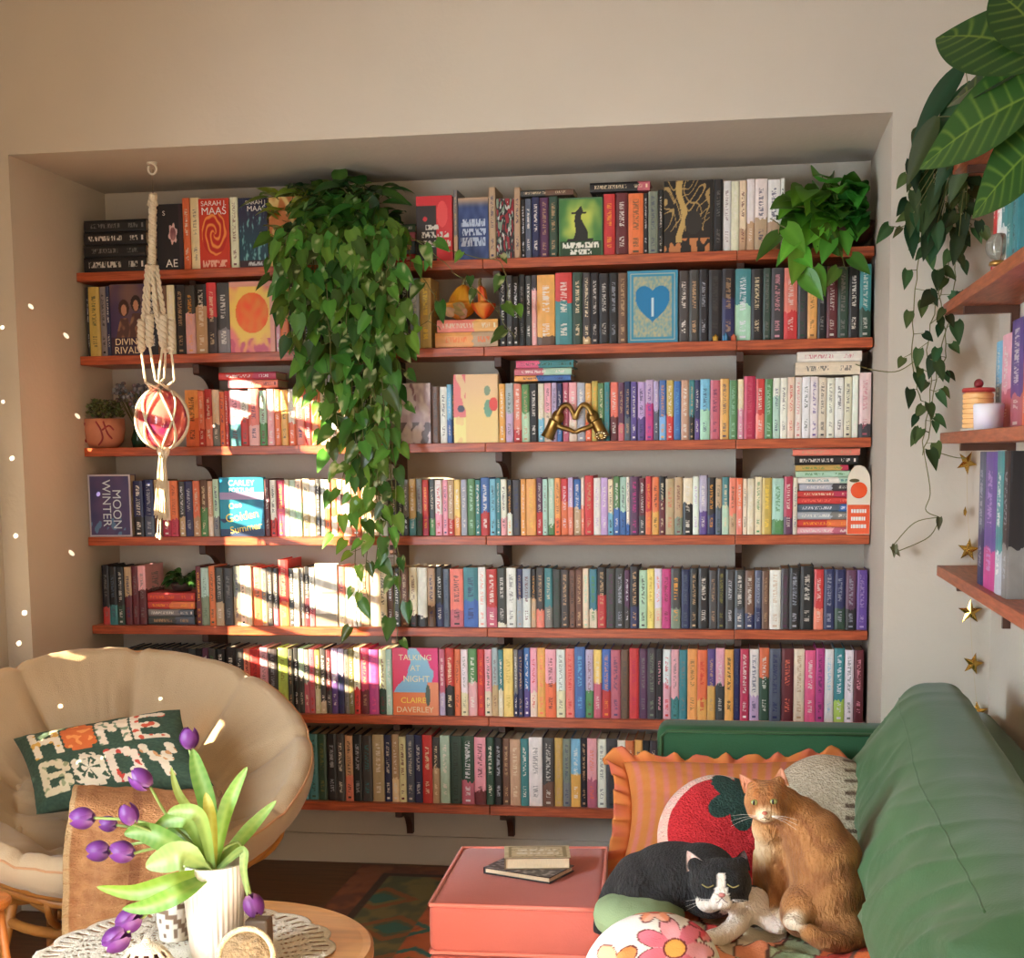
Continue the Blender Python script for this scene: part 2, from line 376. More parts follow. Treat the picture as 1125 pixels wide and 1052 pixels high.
ROWS = [
 # (row mid y, top y at left x, top y at right x) , tokens "x [~]colour[/lower[:split]] [ink] [^n taller]"
 ((250, (92, 222), (960, 193)), "201 om|209 cr|219 @RC|253 cr|262 @BC|295 @GC|331 @PO|457 @PR|498 gy/tn|503 @NB|537 tn|545 @FL|565 tn|572 bk ^-12|577 sl ^-12|584 nv wh ^-12|593 pl ^-12|603 dg ^-12|613 @WI|663 rd ^-10|676 ma ^-10|690 om ^-10|707 bk ^-10|712 gg ^-9|723 bk ^-9|729 @TR|784 bk gy ^2|794 wh|803 cr|812 cr/tn:.3|820 wh/tn:.4|829 wh/tn:.45|843 wh/tn:.4|857 ~wh|862 @PT"),
 ((345, (95, 316), (957, 291)), "95 bk|98 mu|110 gy bk|117 nv|121 @DR|162 ~bk|172 ~br|183 cr|192 bk tn|203 ch/pk:.6|214 bk/tn:.7 wh|227 rd/ch:.5 ^1|238 ch/gy wh|252 @SU|302 pk|307 ye/om:.5|317 ~ch|325 ~bk|332 ~bk|342 ~ch|352 ~bk|362 ~dg|372 ~bk|384 ~ch|394 ~bk|406 ~bk|418 ch/dg|428 ma tn|440 bk wh|450 si|461 mu ye|474 @GO|549 bk|556 ch wh|563 bk|570 bk gy|577 ch wh|584 ch/pk:.8|590 am/br:.12 wh|610 rd/te:.6 ^2|629 dg|640 ch/tn:.1 cr|649 bk wh|658 bk wh|669 bk si|679 br tn|689 @HE|745 ch wh|757 ch tn|768 bk si|778 bk ch|793 bk/nv:.6|807 te/mi:.5|825 bk cr|838 dg gy|847 ch pk|861 sa/rd:.4|876 ch dg|887 am|898 bk gy|908 ma|920 dg gy|932 bk wh|944 te/dg:.4|957 E"),
 ((455, (95, 432), (957, 413)), "203 am/om:.5 ^2|218 sa/rd:.3|225 rd/sa:.5 ^3|233 cr/gy:.4|241 om ^-2|247 rd|251 pk/te:.4|264 wh/rd:.5|273 sa/pk|285 mi/gr:.4|293 pk|301 om|308 am|316 cr/om:.4|324 ~sa|334 ~rd|342 ~om|352 ~cr|362 ~wh|372 ~am|384 ~ch|394 ~bk|406 ~tn|418 ~gy|433 @GF|474 br ch|483 wh|491 sk/bl:.4|497 bk|499 @YF|548 am|555 si/ll:.5|564 sa/rd:.2|573 gr/mi:.5|582 bk|591 cr/sk:.4|598 pk/cr:.5|606 ll|612 nv/bl|618 rs|625 pk/cr|634 si|643 am/om|650 mu am|657 gr/te|664 te gy|670 sa/ma:.4|679 pl/rs:.3|686 nv/sl:.4|693 pu|700 ll/pu:.4|709 ll/mg:.6 pu ^1|718 ll/sl:.5|724 bl/sk:.4|732 mu/rd:.42|740 bl sk|748 tn|757 te/bk:.4|763 nv/pu wh|769 sk/mi:.5|780 rs pl|791 am|801 gr mi|810 cr/pk:.5|817 cm rs ^4|830 rd/sa:.4|840 gr mi|849 wh/mi:.7|857 wh gy|865 cr rd|873 wh rd|881 wh dg|890 wh pu|899 cr ch|908 wh ch|917 wh bk|927 cr ch|936 wh|943 @PC"),
 ((558, (97, 528), (955, 524)), "97 @WM|147 nv/bk wh|158 nv/sl si|169 tn/br|178 cr/cm:.3|187 om/cm:.3|196 ch/tn|203 nv si|212 sa/tn|220 br/gr:.5|228 tn/cr|234 mi/gy|241 @OG|291 ma|297 wh/rd:.3|304 cm/hp:.5|313 cr|318 mi|325 cr/mi:.6|332 cr/tn|340 wh/cr|347 ch|352 si|357 wh/om:.5|363 om/wh|370 pk/om:.4|377 ~cr|386 ~om|396 ~tn|406 ~cr|416 ~wh|426 ch|437 bk|443 gy/bk|449 mu/te:.3|457 gy/dg:.4 pl|464 rd/cm|471 ch/gr:.3|478 wh/pk:.4 rd|486 pk|492 tn/rd:.3|499 ye/am|506 si wh|513 gr mi|522 te wh|528 bl/rd:.4 ^1|538 sk|545 te|550 wh/pk:.3 bk|557 bk/wh:.4|563 ch nv|572 am wh|578 am ye|589 pl/rd:.4|596 mi|602 mi/gr:.2|609 am/om:.3|616 rd/om:.6|624 ll/sa:.5|630 bl/tn:.5|638 cr/sa:.5|642 rd ^2|652 wh ll|660 ll wh|668 cr/sk:.4|674 gr/bl:.45 ^2|681 mi/bl:.4|688 wh/bl:.2|692 pl mg ^1|702 ma/ch|709 rd/om:.4 ^2|716 om/am:.4|724 bk/ma:.6 ^2|731 tn rd|741 tn/gg:.3|750 cr/bk:.55|761 wh ll ^3|768 ll/pu:.4 ^2|777 bk/nv|786 tn/sl:.5|793 te/mi:.5|801 sa/tn br|809 om/sa:.5|816 cr|821 cr wh|829 cr gr|837 mu ye|848 mi/gr:.25 gr|861 cm/pl:.3|871 cr|876 @ST"),
 ((655, (112, 622), (953, 626)), "112 bk/rd:.3 gy|120 bk/te:.35 sl|129 bk/dg|137 tn/ma:.5|145 ma gy|152 pk/ma:.6 gy|161 @SP|215 ma|221 mi/gg:.5|230 om|237 ch/tn:.4 wh|246 ch gy|256 gg/tn:.5|264 cr|270 cr wh|277 sa/om:.6|288 gy/tn:.4|294 ch|300 ch/rs:.3|306 rd/om ^9|317 ch|323 wh gy|329 gy wh|334 bk/ma:.5|340 wh/rs:.3|346 @GW|371 sa/cr:.5|379 ~cr|387 ~wh|396 ~tn|406 ~cr|416 ~cr|425 ~br|432 bk/ch:.6|440 br tn|449 cr/bk:.2|458 wh/bk:.18|469 tn/br|478 bk/nv:.4 wh|487 sl nv|494 sa/rs:.3|509 te/bl:.45 nv|525 wh sa|534 rd/rs wh|546 ch/wh:.07|556 wh bk|567 nv/si:.5|574 si/wh:.5|583 bk/tn:.5|589 ch/sa:.3|598 te/gy|607 ch dg|616 ch tn|625 br bk|632 br tn|640 cr mi|647 te/cr:.3 gr|656 bk/rd:.55 ^1|666 ch pl|676 ch si|686 pl/ch|692 bk/nv tn ^2|702 mi|711 ye mu|719 wh/cr sa|727 mg ma ^1|737 ch/gg|748 nv sl|758 bk tn|767 bk wh|779 ch tn|788 bk ol|797 ch|807 ch/sl|818 br/nv:.25|829 sl/nv si|837 br tn|845 wh tn|858 ch pl|867 bk si ^1|879 bk wh ^3|894 rd/sa|905 nv si|917 nv/dg si|929 pl/bk si|941 pu ll|953 E"),
 ((745, (150, 712), (950, 713)), "140 ~bk|149 ~bk|158 ~ch|166 ~bk|174 ~bk|182 ~ch wh|190 ~bk|199 ~bk|208 ~ch wh|216 ~bk|223 ~pl|230 ch gr|238 bk/ch wh|248 bk|259 ch|268 sa/rd:.5|275 rd ma|286 pk/gy|295 ch si|305 li ol|316 ch tn|322 bk|328 mi/ch:.6|334 gy/rs:.5|340 rs rd|346 ol/cr:.4|352 ch/cr:.2|358 ma/ch|364 ll/pu:.5|371 ll/nv:.6|378 gy dg|383 ol|389 cr/rd:.4|396 cm/ma|405 mg hp|416 cr/dg:.4|424 mi wh|431 @TA|482 rs/ll|489 rd/bk:.45|499 om|506 wh/cr|514 gr/pk:.5 wh|524 rd om|532 pk/cr|540 si/tn:.45|547 te/cr:.4|553 ye mu|564 gy/nv|569 nv|575 bl/pu:.4|582 pk/cr rd|590 am sa|599 pk/om:.5|611 wh/cr:.4|621 sa rd|631 bl sk ^3|643 ll/gr:.4|652 ye/rs:.5|661 bl/rd:.4|671 rs|682 br ch|691 rd cm|702 pl gy|711 ch gg|721 bk pk|728 wh/pk:.5 rd|737 pk/te:.3 dg|746 te gy|755 am bk|766 om/am:.3 rd|777 pu/am:.5|786 pk/ch:.5|796 am bk|806 nv sl|813 cm wh|823 wh/ll nv|834 om/dg:.6|845 sl nv|858 ma sa|872 cr tn|884 hp wh|896 mg pl|906 wh sk|916 te/li:.3|928 wh gy|938 ma pk|949 E"),
 ((848, (330, 806), (725, 813)), "312 ~bk|320 ~ch|328 ~ch/te:.6|339 te dg|349 dg ol|359 bk si|370 ch|379 tn/sa:.4|388 bk si|398 ch te|409 tn|422 nv|430 tn/cr|438 cr|446 sl wh|455 nv|464 rd|475 ch/tn:.55|483 mi|494 dg bk|507 dg/rs:.35|521 pk/ma:.2 ma|534 dg wh|543 bk si|552 br tn|560 tn cr|572 te|581 wh ch|596 ch/br wh|609 mu tn|618 gg/gy|627 sk/am:.5|638 bk tn|645 pk/rs:.4 om|656 wh bk|666 ch bk|678 wh dg|687 ~om|697 ~am|706 ~bk|714 ~ch|722 ~br|730 ~bk|738 E"),
]
LMK = dict(RC='the red dragon cover', BC='the dark blue forest cover', GC='the gold patterned cover', PO='the big hanging pothos', PR='the red and black cover', NB='the navy lettered cover',
 FL='the dark floral cover', WI='the green cloaked figure cover', TR='the golden tree cover', PT='the bushy pothos', DR='the two faces cover', SU='the orange sun cover', GO='the ornamental gourds', HE='the blue heart cover',
 GF='the grey lilac cover', YF='the yellow flowered cover', PC='the pale pink end book', WM='the silver framed box', OG='the bright blue summer cover', ST='the flat book stack', SP='the potted fern stack', GW='the white picture cover', TA='the pink and blue cover')
ORD = 'first second third fourth fifth sixth seventh eighth ninth tenth eleventh twelfth thirteenth fourteenth fifteenth sixteenth seventeenth eighteenth nineteenth twentieth'.split()
def ordw(n):
    if n <= 20: return ORD[n-1]
    tens = {2: 'twent', 3: 'thirt', 4: 'fort', 5: 'fift', 6: 'sixt', 7: 'sevent', 8: 'eight', 9: 'ninet'}[n//10]
    return tens+'y-'+ORD[n % 10-1] if n % 10 else tens+'ieth'
allb = []; LMX = {}
for ri, ((ym, (xa, ya), (xb, yb)), txt) in enumerate(ROWS):
    toks = txt.split('|'); seq = []
    for k, t in enumerate(toks):
        p = t.split(); x = float(p[0]); nx = float(toks[k+1].split()[0]) if k+1 < len(toks) else x+10
        if p[1] == 'E': continue
        if p[1][0] == '@':
            seq.append(('L', LMK[p[1][1:]])); LMX[p[1][1:]] = (x, nx); continue
        code = p[1]; hid = code[0] == '~'; code = code.lstrip('~'); ink = None; tall = 0
        for q in p[2:]:
            if q[0] == '^': tall = float(q[1:])
            else: ink = q
        a, _, l = code.partition('/'); l, _, s = l.partition(':')
        seq.append(('B', len(allb)))
        allb.append(dict(row=ri, x0=x, x1=nx, a=a, b=l or a, split=(float(s) if s else (.35 if l else -1)), ink=ink, hid=hid, top=ya+(yb-ya)*((x+nx)/2-xa)/(xb-xa)-tall, ym=ym))
    for i, (t, v) in enumerate(seq):
        if t != 'B': continue
        best = None
        for j, (t2, v2) in enumerate(seq):
            if t2 != 'L': continue
            n = sum(1 for q in seq[min(i, j)+1:max(i, j)] if q[0] == 'B')+1
            lab = f"{ordw(n)} {'right' if j < i else 'left'} of {v2}"
            if best is None or n < best[0]: best = (n, lab)
        n = sum(1 for q in seq[:i] if q[0] == 'B')+1; n2 = sum(1 for q in seq[i+1:] if q[0] == 'B')+1
        if best is None or n < best[0]: best = (n, f"{ordw(n)} from the left end")
        if n2 < best[0]: best = (n2, f"{ordw(n2)} from the right end")
        allb[v]['where'] = best[1]
N_SINGLE = 262
for b_ in allb: b_['area'] = (b_['x1']-b_['x0'])*(60 if b_['hid'] else 100 if b_['row'] < 5 else 110)*(.05 if b_['hid'] else 1)
single = set(id(b_) for b_ in sorted(allb, key=lambda q: -q['area'])[:N_SINGLE])
mass = []
for b_ in allb:
    r = random.Random(int(b_['x0']*13+b_['row']*977)); z = ZS[b_['row']]
    yb_ = -.245+r.uniform(-.006, .004)
    xl = PY(b_['x0'], b_['ym'], -.245).x; xr = PY(b_['x1'], b_['ym'], -.245).x
    top = PY((b_['x0']+b_['x1'])/2, b_['top']+r.uniform(-1.3, 1.3), -.245).z
    w_ = xr-xl-.0009; h = top-z-.0006; d = .15+r.uniform(-.02, .02)
    hard = w_ > .026 or r.random() < .35
    vs, fs, mi = book_geo(w_, h, d, hard, r)
    ca = jit(s2l(PAL[b_['a']]), r); cb = jit(s2l(PAL[b_['b']]), r); cc = ink_for(b_['a'], r, b_['ink'])
    P = ((xl+xr)/2, yb_, z+.0004)
    args = lambda V: (V, vs, fs, mi, ca, cb, cc, w_, h, r.random(), b_['split'], r.choice([1, 1, .9, .7]), False)
    if id(b_) in single:
        o = bpy.data.objects.new('book', book_mesh([args(vs)])); C.objects.link(o); o.location = P
        cn = CN[b_['a']] + (f" and {CN[b_['b']]}" if b_['b'] != b_['a'] else '')
        tag(o, f"{cn} book, {b_['where']}, {SHN[b_['row']]} shelf", 'book', f"books on the {SHN[b_['row']]} shelf")
    else:
        mass.append(args([(p[0]+P[0], p[1]+P[1], p[2]+P[2]) for p in vs]))
if mass:
    o = bpy.data.objects.new('books', book_mesh(mass)); C.objects.link(o)
    tag(o, 'thinner and half hidden books standing between the larger ones on the alcove shelves', 'books', kind='stuff')
# books lying flat
def flat_book(px0, px1, py0, py1, Y, a, b2=None, ink=None, label='', group=None, split=-1, zbot=None, d=.13, seedv=None, rz=0.0, xz=None):
    r = random.Random(int(px0*7+py0*31)); ym = (py0+py1)/2
    A, B_ = PY(px0, ym, Y), PY(px1, ym, Y)
    zb = PY(px0, py1, Y).z if zbot is None else zbot; zt = PY((px0+px1)/2, py0, Y).z
    w_ = max(.006, zt-zb-.0006); h = B_.x-A.x
    vs, fs, mi = book_geo(w_, h, d, w_ > .02, r)
    o = bpy.data.objects.new('book', book_mesh([(vs, vs, fs, mi, jit(s2l(PAL[a]), r, .05), jit(s2l(PAL[b2 or a]), r, .05), ink_for(a, r, ink), w_, h, r.random(), split, 1, True)])); C.objects.link(o)
    o.location = (A.x, Y, zb+w_/2+.0003); o.rotation_euler = (0, math.pi/2, 0); 
    o.matrix_world = Matrix.Translation((A.x, Y, zb+w_/2+.0003)) @ Matrix.Rotation(math.pi/2, 4, 'Y')
    tag(o, label, 'book', group); return o, zb+w_+.0006, A.x, B_.x
def stack(items, px, Y, z0, where, group):
    z = z0+.0004; out = []
    for i, (x0, x1, y0, y1, a, b2, split, ink, desc) in enumerate(items):
        A = flat_book(x0, x1, y0, y1, Y, a, b2, ink, f"{desc} {where}", group, split, zbot=z)
        z = A[1]; out.append(A)
    return out, z
st_a, _ = stack([(92, 160, 282, 295.5, 'bk', None, -1, 'wh', 'black book lowest'), (92, 160, 268.5, 282, 'bk', None, -1, 'gy', 'black book second from the bottom'), (92, 160, 254.5, 268.5, 'bk', None, -1, 'wh', 'black book third from the bottom'), (92, 160, 241, 254.5, 'bk', None, -1, 'gy', 'black book uppermost')], 0, -.25, ZS[0], 'in the flat black stack, top shelf', 'black books lying at the left end of the top shelf')
st_b, _ = stack([(424, 456, 279, 284, 'rd', None, -1, None, 'thin red book lying lowest'), (424, 456, 265, 279, 'ch', 'sl', .5, None, 'charcoal book lying under the pink one'), (426, 456, 255, 265, 'hp', 'rs', .4, None, 'bright pink book lying upon the charcoal one'), (430, 456, 246, 255, 'dg', None, -1, None, 'dark green book lying uppermost')], 0, -.235, ZS[0], 'in the stack beside the big hanging pothos', 'small stack beside the pothos')
st_c, zgourd = stack([(478, 547, 364.5, 380, 'am', 'tn', .4, 'om', 'amber book lying on the second shelf'), (480, 547, 350.5, 364.5, 'sa', 'am', .4, 'cr', 'salmon and amber book lying on it')], 0, -.25, ZS[1], 'under the gourds', 'two books under the gourds')
def ztop(row, px0, px1, Y=-.245):
    return max(v for v in [PY((px0+px1)/2, b_['top']-1.5, -.245).z for b_ in allb if b_['row'] == row and b_['x1'] > px0 and b_['x0'] < px1])
st_d, _ = stack([(565, 627, 412, 419.5, 'am', 'bl', .6, None, 'amber and blue book lying lowest'), (565, 628, 404, 412, 'rs', 'mi', .5, None, 'rose and mint book lying in the middle'), (567, 630, 395.5, 404, 'hp', 'te', .6, None, 'pink and teal book lying uppermost')], 0, -.243, ztop(2, 566, 627), 'of three lying across the third shelf books', 'three books lying across the third shelf')
st_e, _ = stack([(874, 945, 397, 407, 'cr', None, -1, 'ch', 'cream book lying across white spines'), (876, 947, 385.5, 397, 'wh', None, -1, 'rs', 'white book lying on the cream one')], 0, -.243, ztop(2, 875, 940), 'at the right of the third shelf', 'two books lying across the white ones')
st_f, _ = stack([(250, 305, 417, 425, 'pk', 'sa', .5, None, 'pink book lying under the red one'), (240, 303, 408.5, 416.5, 'rd', 'cm', .4, None, 'red book lying over the pink one')], 0, -.243, ztop(2, 250, 300), 'across books in striped sunlight', 'two sunlit books lying flat')
st_g, _ = stack([(873, 942, 579, 587, 'pk', 'rs', .4, 'wh', 'pink book lying lowest'), (873, 945, 570.5, 579, 'rd', 'om', .5, 'am', 'red and orange book lying second from the bottom'), (873, 940, 562, 570.5, 'si', 'gy', .4, 'wh', 'silver book lying below the blue grey one'), (873, 944, 553.5, 562, 'sl', 'bl', .3, None, 'blue grey book lying under the reds'), (873, 943, 546, 553.5, 'rd', None, -1, 'sa', 'red book lying above the blue grey one'), (876, 944, 539, 546, 'rd', 'cm', .4, None, 'second red book lying under the grey one'), (878, 940, 531, 539, 'si', 'ch', .4, None, 'grey and charcoal book lying on the reds'), (876, 942, 524, 531, 'wh', 'mi', .3, 'te', 'white book lying under the mint one'), (874, 938, 517, 524, 'mi', None, -1, 'gr', 'mint book lying under the mustard one'), (874, 932, 510.5, 517, 'mu', 'cm', .15, 'gr', 'mustard book lying under the black one'), (873, 943, 500.5, 510.5, 'bk', 'br', -1, 'wh', 'black white titled book second from the top'), (871, 945, 492.5, 500.5, 'sa', None, -1, 'tn', 'salmon book lying uppermost')], 0, -.245, ZS[3], 'in the tall flat stack, fourth shelf', 'tall flat stack on the fourth shelf')
st_h, zfern = stack([(161, 214, 677, 687, 'ch', 'sl', .4, None, 'charcoal book lying lowest'), (161, 213, 669, 677, 'gy', 'sl', .3, None, 'grey book lying third down'), (160, 214, 660.5, 669, 'rd', 'om', .5, None, 'red and orange book lying second'), (160, 214, 651, 660.5, 'rd', None, -1, 'om', 'bright red book lying uppermost')], 0, -.235, ZS[4], 'in the stack under the small fern', 'stack under the small fern')
st_i, _ = stack([(566, 630, 208, 217, 'ch', 'br', .5, 'cr', 'dark charcoal book with pale title lying')], 0, -.243, ztop(0, 573, 612), 'across the slate and plum spines, top shelf', 'books lying across the top shelf')
st_j, _ = stack([(648, 714, 199.5, 212, 'bk', 'rs', .2, 'cr', 'black book with a pink corner lying')], 0, -.243, ztop(0, 664, 712), 'across the red spines on the top shelf', 'books lying across the top shelf')
# ------------------------------------------------------------------ face-out books
M_art = mat('printed_cover', None, .35, spec=.4)
M_white = mat('white_ink', (240, 236, 228), .5); M_gold = mat('gold_foil', (205, 160, 70), .3, metal=.8); M_yel = mat('yellow_ink', (248, 222, 90), .5)
M_palep = mat('pale_ink', (214, 226, 236), .5); M_cream = mat('cream_ink', (240, 222, 180), .5)
def nz2(u, v, s, k=0): return mnoise.noise(Vector((u*s, v*s, k*3.7)))
def fake_lines(u, v, rows, k):
    """rows of unreadable print: (v0, v1, u0, u1)"""
    for (a, b, c, d) in rows:
        if a < v < b and c < u < d and mnoise.noise(Vector((u*22, (v-a)/(b-a)*1.6, k+a*9))) > -.12: return True
    return False
def cover(key, px0, px1, py0, py1, Y, fn, label, row, th=.026, texts=(), depth_dir=1, edge=(60, 50, 45), nu=64, nv=92):
    ym = (py0+py1)/2; z = ZS[row]+.0005
    x0, x1 = PY(px0, ym, Y).x, PY(px1, ym, Y).x; h = PY((px0+px1)/2, py0, Y).z-z; w_ = x1-x0
    b = MB()
    b.grid(nu, nv, lambda u, v: ((u-.5)*w_, 0, v*h), 0, lambda u, v: s2l(fn(u, v)))
    e = s2l(edge); t = .0025
    b.add([(-w_/2, 0, 0), (w_/2, 0, 0), (w_/2, 0, h), (-w_/2, 0, h), (-w_/2, t, 0), (w_/2, t, 0), (w_/2, t, h), (-w_/2, t, h)], [(4, 7, 6, 5), (0, 4, 5, 1), (3, 2, 6, 7), (1, 5, 6, 2), (0, 3, 7, 4)], 0, e)
    b.box(-w_/2, w_/2, th-t, th, 0, h, 0, e); b.box(-w_/2, -w_/2+.0022, t, th-t, 0, h, 0, e)
    o = b.build('book', M_art, loc=((x0+x1)/2, Y, z))
    tag(o, label, 'book', f'face-out books in the alcove')
    pg = MB(); pg.box(-w_/2+.0024, w_/2-.004, t+.0003, th-t-.0003, .004, h-.004); q = pg.build('page_block', M_page, loc=(0, 0, 0)); q.parent = o
    for (s, u, v, size, mt, *rot) in texts:
        M_ = Matrix.Translation(((x0+x1)/2+(u-.5)*w_, Y-.0004, z+v*h)) @ UPR
        if rot: M_ = M_ @ Matrix.Rotation(rot[0], 4, 'Z')
        sxx = rot[1] if len(rot) > 1 else 1
        lettering(s, M_, size*h, mt, o, ext=.0003, sx=sxx)
    return o
def a_flower(u, v):
    d = math.hypot((u-.62)*1.1, (v-.55)*1.2)
    if .12 < d < .17+.03*math.sin(6*math.atan2(v-.55, u-.62)): return (225, 190, 190)
    if d < .12: return mix((90, 40, 50), (200, 150, 150), .5+.5*nz2(u, v, 9))
    return (34, 31, 35) if u < .85 else (58, 40, 48)
def a_dragon(u, v):
    d = math.hypot((u-.5), (v-.5)*1.35); a = math.atan2(v-.5, u-.5)
    s = math.sin(d*40-a*3+nz2(u, v, 6)*2)
    c = (206, 58, 34)
    if d < .42: c = mix((190, 40, 28), (240, 150, 70), sm(-.2, .9, s))
    if v < .14: c = mix(c, (250, 230, 200), .7 if fake_lines(u, v, [(.03, .12, .08, .9)], 2) else 0)
    return c
def a_forest(u, v):
    c = mix((30, 70, 84), (44, 44, 70), sm(.3, .8, v)); n = nz2(u*1.5, v, 7, 2)+.5*nz2(u, v, 20, 3)
    c = mix(c, (120, 180, 180), sm(.1, .6, n)*(1 if v < .72 else .3))
    if v < .1: c = (60, 40, 46) if not fake_lines(u, v, [(.03, .08, .3, .8)], 4) else (200, 200, 200)
    return c
def a_goldswirl(u, v):
    s = math.sin(14*math.hypot(u-.3, v-.4)+4*nz2(u, v, 4)); return mix((206, 120, 60), (244, 206, 130), sm(-.4, .8, s))
def a_red(u, v):
    c = (214, 52, 58)
    if u < .55 and v < .85 and nz2(u, v, 3, 1) > -.35: c = (52, 44, 42)
    if math.hypot((u-.72)*1.3, v-.72) < .2: c = (236, 84, 84)
    if fake_lines(u, v, [(.48, .56, .25, .62), (.36, .45, .15, .9), (.22, .32, .2, .95)], 7): c = (226, 220, 206)
    return c
def a_navy(u, v):
    c = mix((40, 60, 110), (70, 90, 140), .5+.8*nz2(u, v, 6, 4)); c = mix(c, (190, 160, 130), sm(.82, 1, v))
    if fake_lines(u, v, [(.54, .66, .1, .9), (.4, .51, .12, .92), (.22, .36, .08, .9)], 11): c = (186, 200, 222)
    return c
def a_floral(u, v):
    n = nz2(u, v, 8, 6); c = (44, 40, 42)
    if n > .15: c = (150, 40, 50)
    if n < -.25: c = (130, 150, 130)
    if nz2(u, v, 11, 9) > .4: c = (196, 200, 196)
    return c
def a_witch(u, v):
    c = mix((206, 214, 96), (66, 124, 66), sm(.1, .55, math.hypot(u-.48, v-.55)+.2*nz2(u, v, 5, 1)))
    w_ = .05+.2*(1-v/.75) if .3 < v < .62 else (.07 if .62 <= v < .72 else .17 if .72 <= v < .76 else .09*(1-(v-.76)/.1) if .76 <= v < .86 else .3 if v <= .3 else 0)
    if abs(u-.48+.04*math.sin(v*12)) < w_: c = (38, 40, 38)
    if v < .26: c = (44, 74, 46)
    if fake_lines(u, v, [(.14, .23, .08, .92), (.03, .11, .25, .75)], 17): c = (234, 234, 222)
    if u < .03 or u > .97 or v > .97: c = (78, 120, 84)
    return c
def a_tree(u, v):
    c = (34, 31, 30); d = math.hypot(u-.6, v-.42)
    br = min(abs(math.sin(11*u+6*nz2(u, v, 3, 2)+3*v)), abs(math.sin(9*v-7*u+6*nz2(u, v, 4, 5))))
    if v > .3 and br < .16+.08*v: c = (176, 146, 92)
    if abs(u-.36+.06*math.sin(v*9)) < .06 and v > .15: c = (196, 164, 100)
    if d < .17: c = (46, 44, 42)
    if v < .2 and nz2(u, v, 9, 3) > .02: c = (200, 130, 80)
    if u > .93: c = (30, 28, 28)
    return c
def a_couple(u, v):
    c = mix((74, 58, 92), (122, 92, 84), sm(-.5, .5, nz2(u, v, 3, 2)))
    for (cx, cy, hair, r_) in ((.36, .64, (66, 40, 32), .105), (.68, .70, (48, 34, 32), .10)):
        if math.hypot(u-cx, (v-cy-.03)*1.2) < r_*1.35: c = hair
        if math.hypot((u-cx)*1.15, (v-cy)*1.1) < r_*.82: c = (196, 142, 112)
        if v < cy-.11 and abs(u-cx) < .09+(cy-.1-v)*.5 and v > .26: c = mix((150, 110, 80), (90, 60, 56), sm(.2, .6, nz2(u, v, 8)+.5))
    if v < .26: c = (62, 44, 62)
    return c
def a_sun(u, v):
    d = math.hypot(u-.5, (v-.56)*1.3); c = mix((246, 206, 96), (232, 130, 130), sm(.45, .75, d+.2*nz2(u, v, 5)))
    if v < .2: c = mix(c, (205, 96, 120), sm(-.2, .3, nz2(u, v, 9)))
    if d < .37: c = mix((244, 96, 20), (238, 130, 40), .5+nz2(u, v, 7))
    if v > .93 or (u > .9 and v < .8): c = (226, 160, 140)
    return c
def a_heart(u, v):
    c = mix((186, 178, 140), (120, 160, 160), .5+.9*nz2(u, v, 26, 1))
    e = min(u, 1-u, (v)*1.4, (1-v)*1.4)
    if e < .11: c = (62, 146, 178)
    if .05 < e < .065: c = (180, 190, 170)
    x, y = (u-.5)*2.6, (v-.50)*3.4
    if (x*x+y*y-.55)**3-x*x*y**3*1.2 < 0: c = (24, 124, 176)
    if abs(u-.5) < .016 and .36 < v < .62: c = (200, 224, 230)
    return c
def a_greyfloral(u, v):
    n = nz2(u, v, 4, 3)+.6*nz2(u, v, 11, 5); c = mix((186, 158, 162), (222, 204, 200), sm(-.5, .5, n))
    if v < .35 and n < -.1: c = (110, 92, 92)
    if v > .55 and u < .6 and n < -.05: c = (150, 110, 120)
    return c
def a_yellowflower(u, v):
    c = mix((246, 214, 140), (240, 200, 150), sm(.3, .9, v))
    if u < .27 and nz2(u, v, 6, 1) > -.1: c = (232, 120, 120) if v > .38 else (250, 236, 150)
    if math.hypot(u-.17, (v-.5)*1.5) < .08: c = (66, 60, 80)
    if math.hypot((u-.78)*1.4, (v-.5)) < .13: c = (110, 160, 130)
    if math.hypot((u-.9), (v-.56)) < .1: c = (226, 70, 60)
    if math.hypot(u-.76, v-.76) < .07: c = (130, 150, 120)
    return c
def a_moon(u, v):
    c = mix((74, 70, 112), (92, 78, 118), .5+nz2(u, v, 5, 3)); 
    if v < .3 and nz2(u, v, 8, 4) > .2: c = (96, 130, 170)
    if min(u, 1-u) < .045 or min(v, 1-v) < .03: c = (196, 190, 200)
    return c
def a_summer(u, v):
    c = mix((28, 150, 176), (16, 110, 150), sm(-.3, .3, nz2(u, v, 3, 2)))
    if .62 < v < .74: c = (170, 150, 190)
    if v < .12 or (v < .3 and nz2(u, v, 4, 6) > .2): c = (40, 60, 96)
    return c
def a_white(u, v):
    c = mix((206, 198, 184), (236, 230, 220), sm(-.4, .4, nz2(u, v, 4, 4)))
    if v < .2: c = (150, 142, 120)
    if .5 < v < .56 and u > .3: c = (170, 120, 110)
    return c
def a_talk(u, v):
    c = mix((226, 66, 96), (232, 60, 130), u)
    if abs(u-.5+.1*math.sin(v*7)) < .42-.5*max(0, v-.35)+.06*nz2(u, v, 6) and v > .3: c = mix((124, 176, 214), (150, 196, 216), v)
    if v < .34: c = mix((232, 120, 70), (236, 150, 100), u)
    if u > .76 and v < .5: c = (236, 150, 110)
    if math.hypot((u-.77)*3, (v-.3)) < .16: c = (90, 100, 90)
    return c
Yc = -.247
cover('AE', 172, 201, 224, 294, Yc, a_flower, 'black face-out book with pale flower behind the macrame hanger', 0, texts=[('AE', .55, .1, .17, M_white), ('S', .3, .86, .1, M_white)])
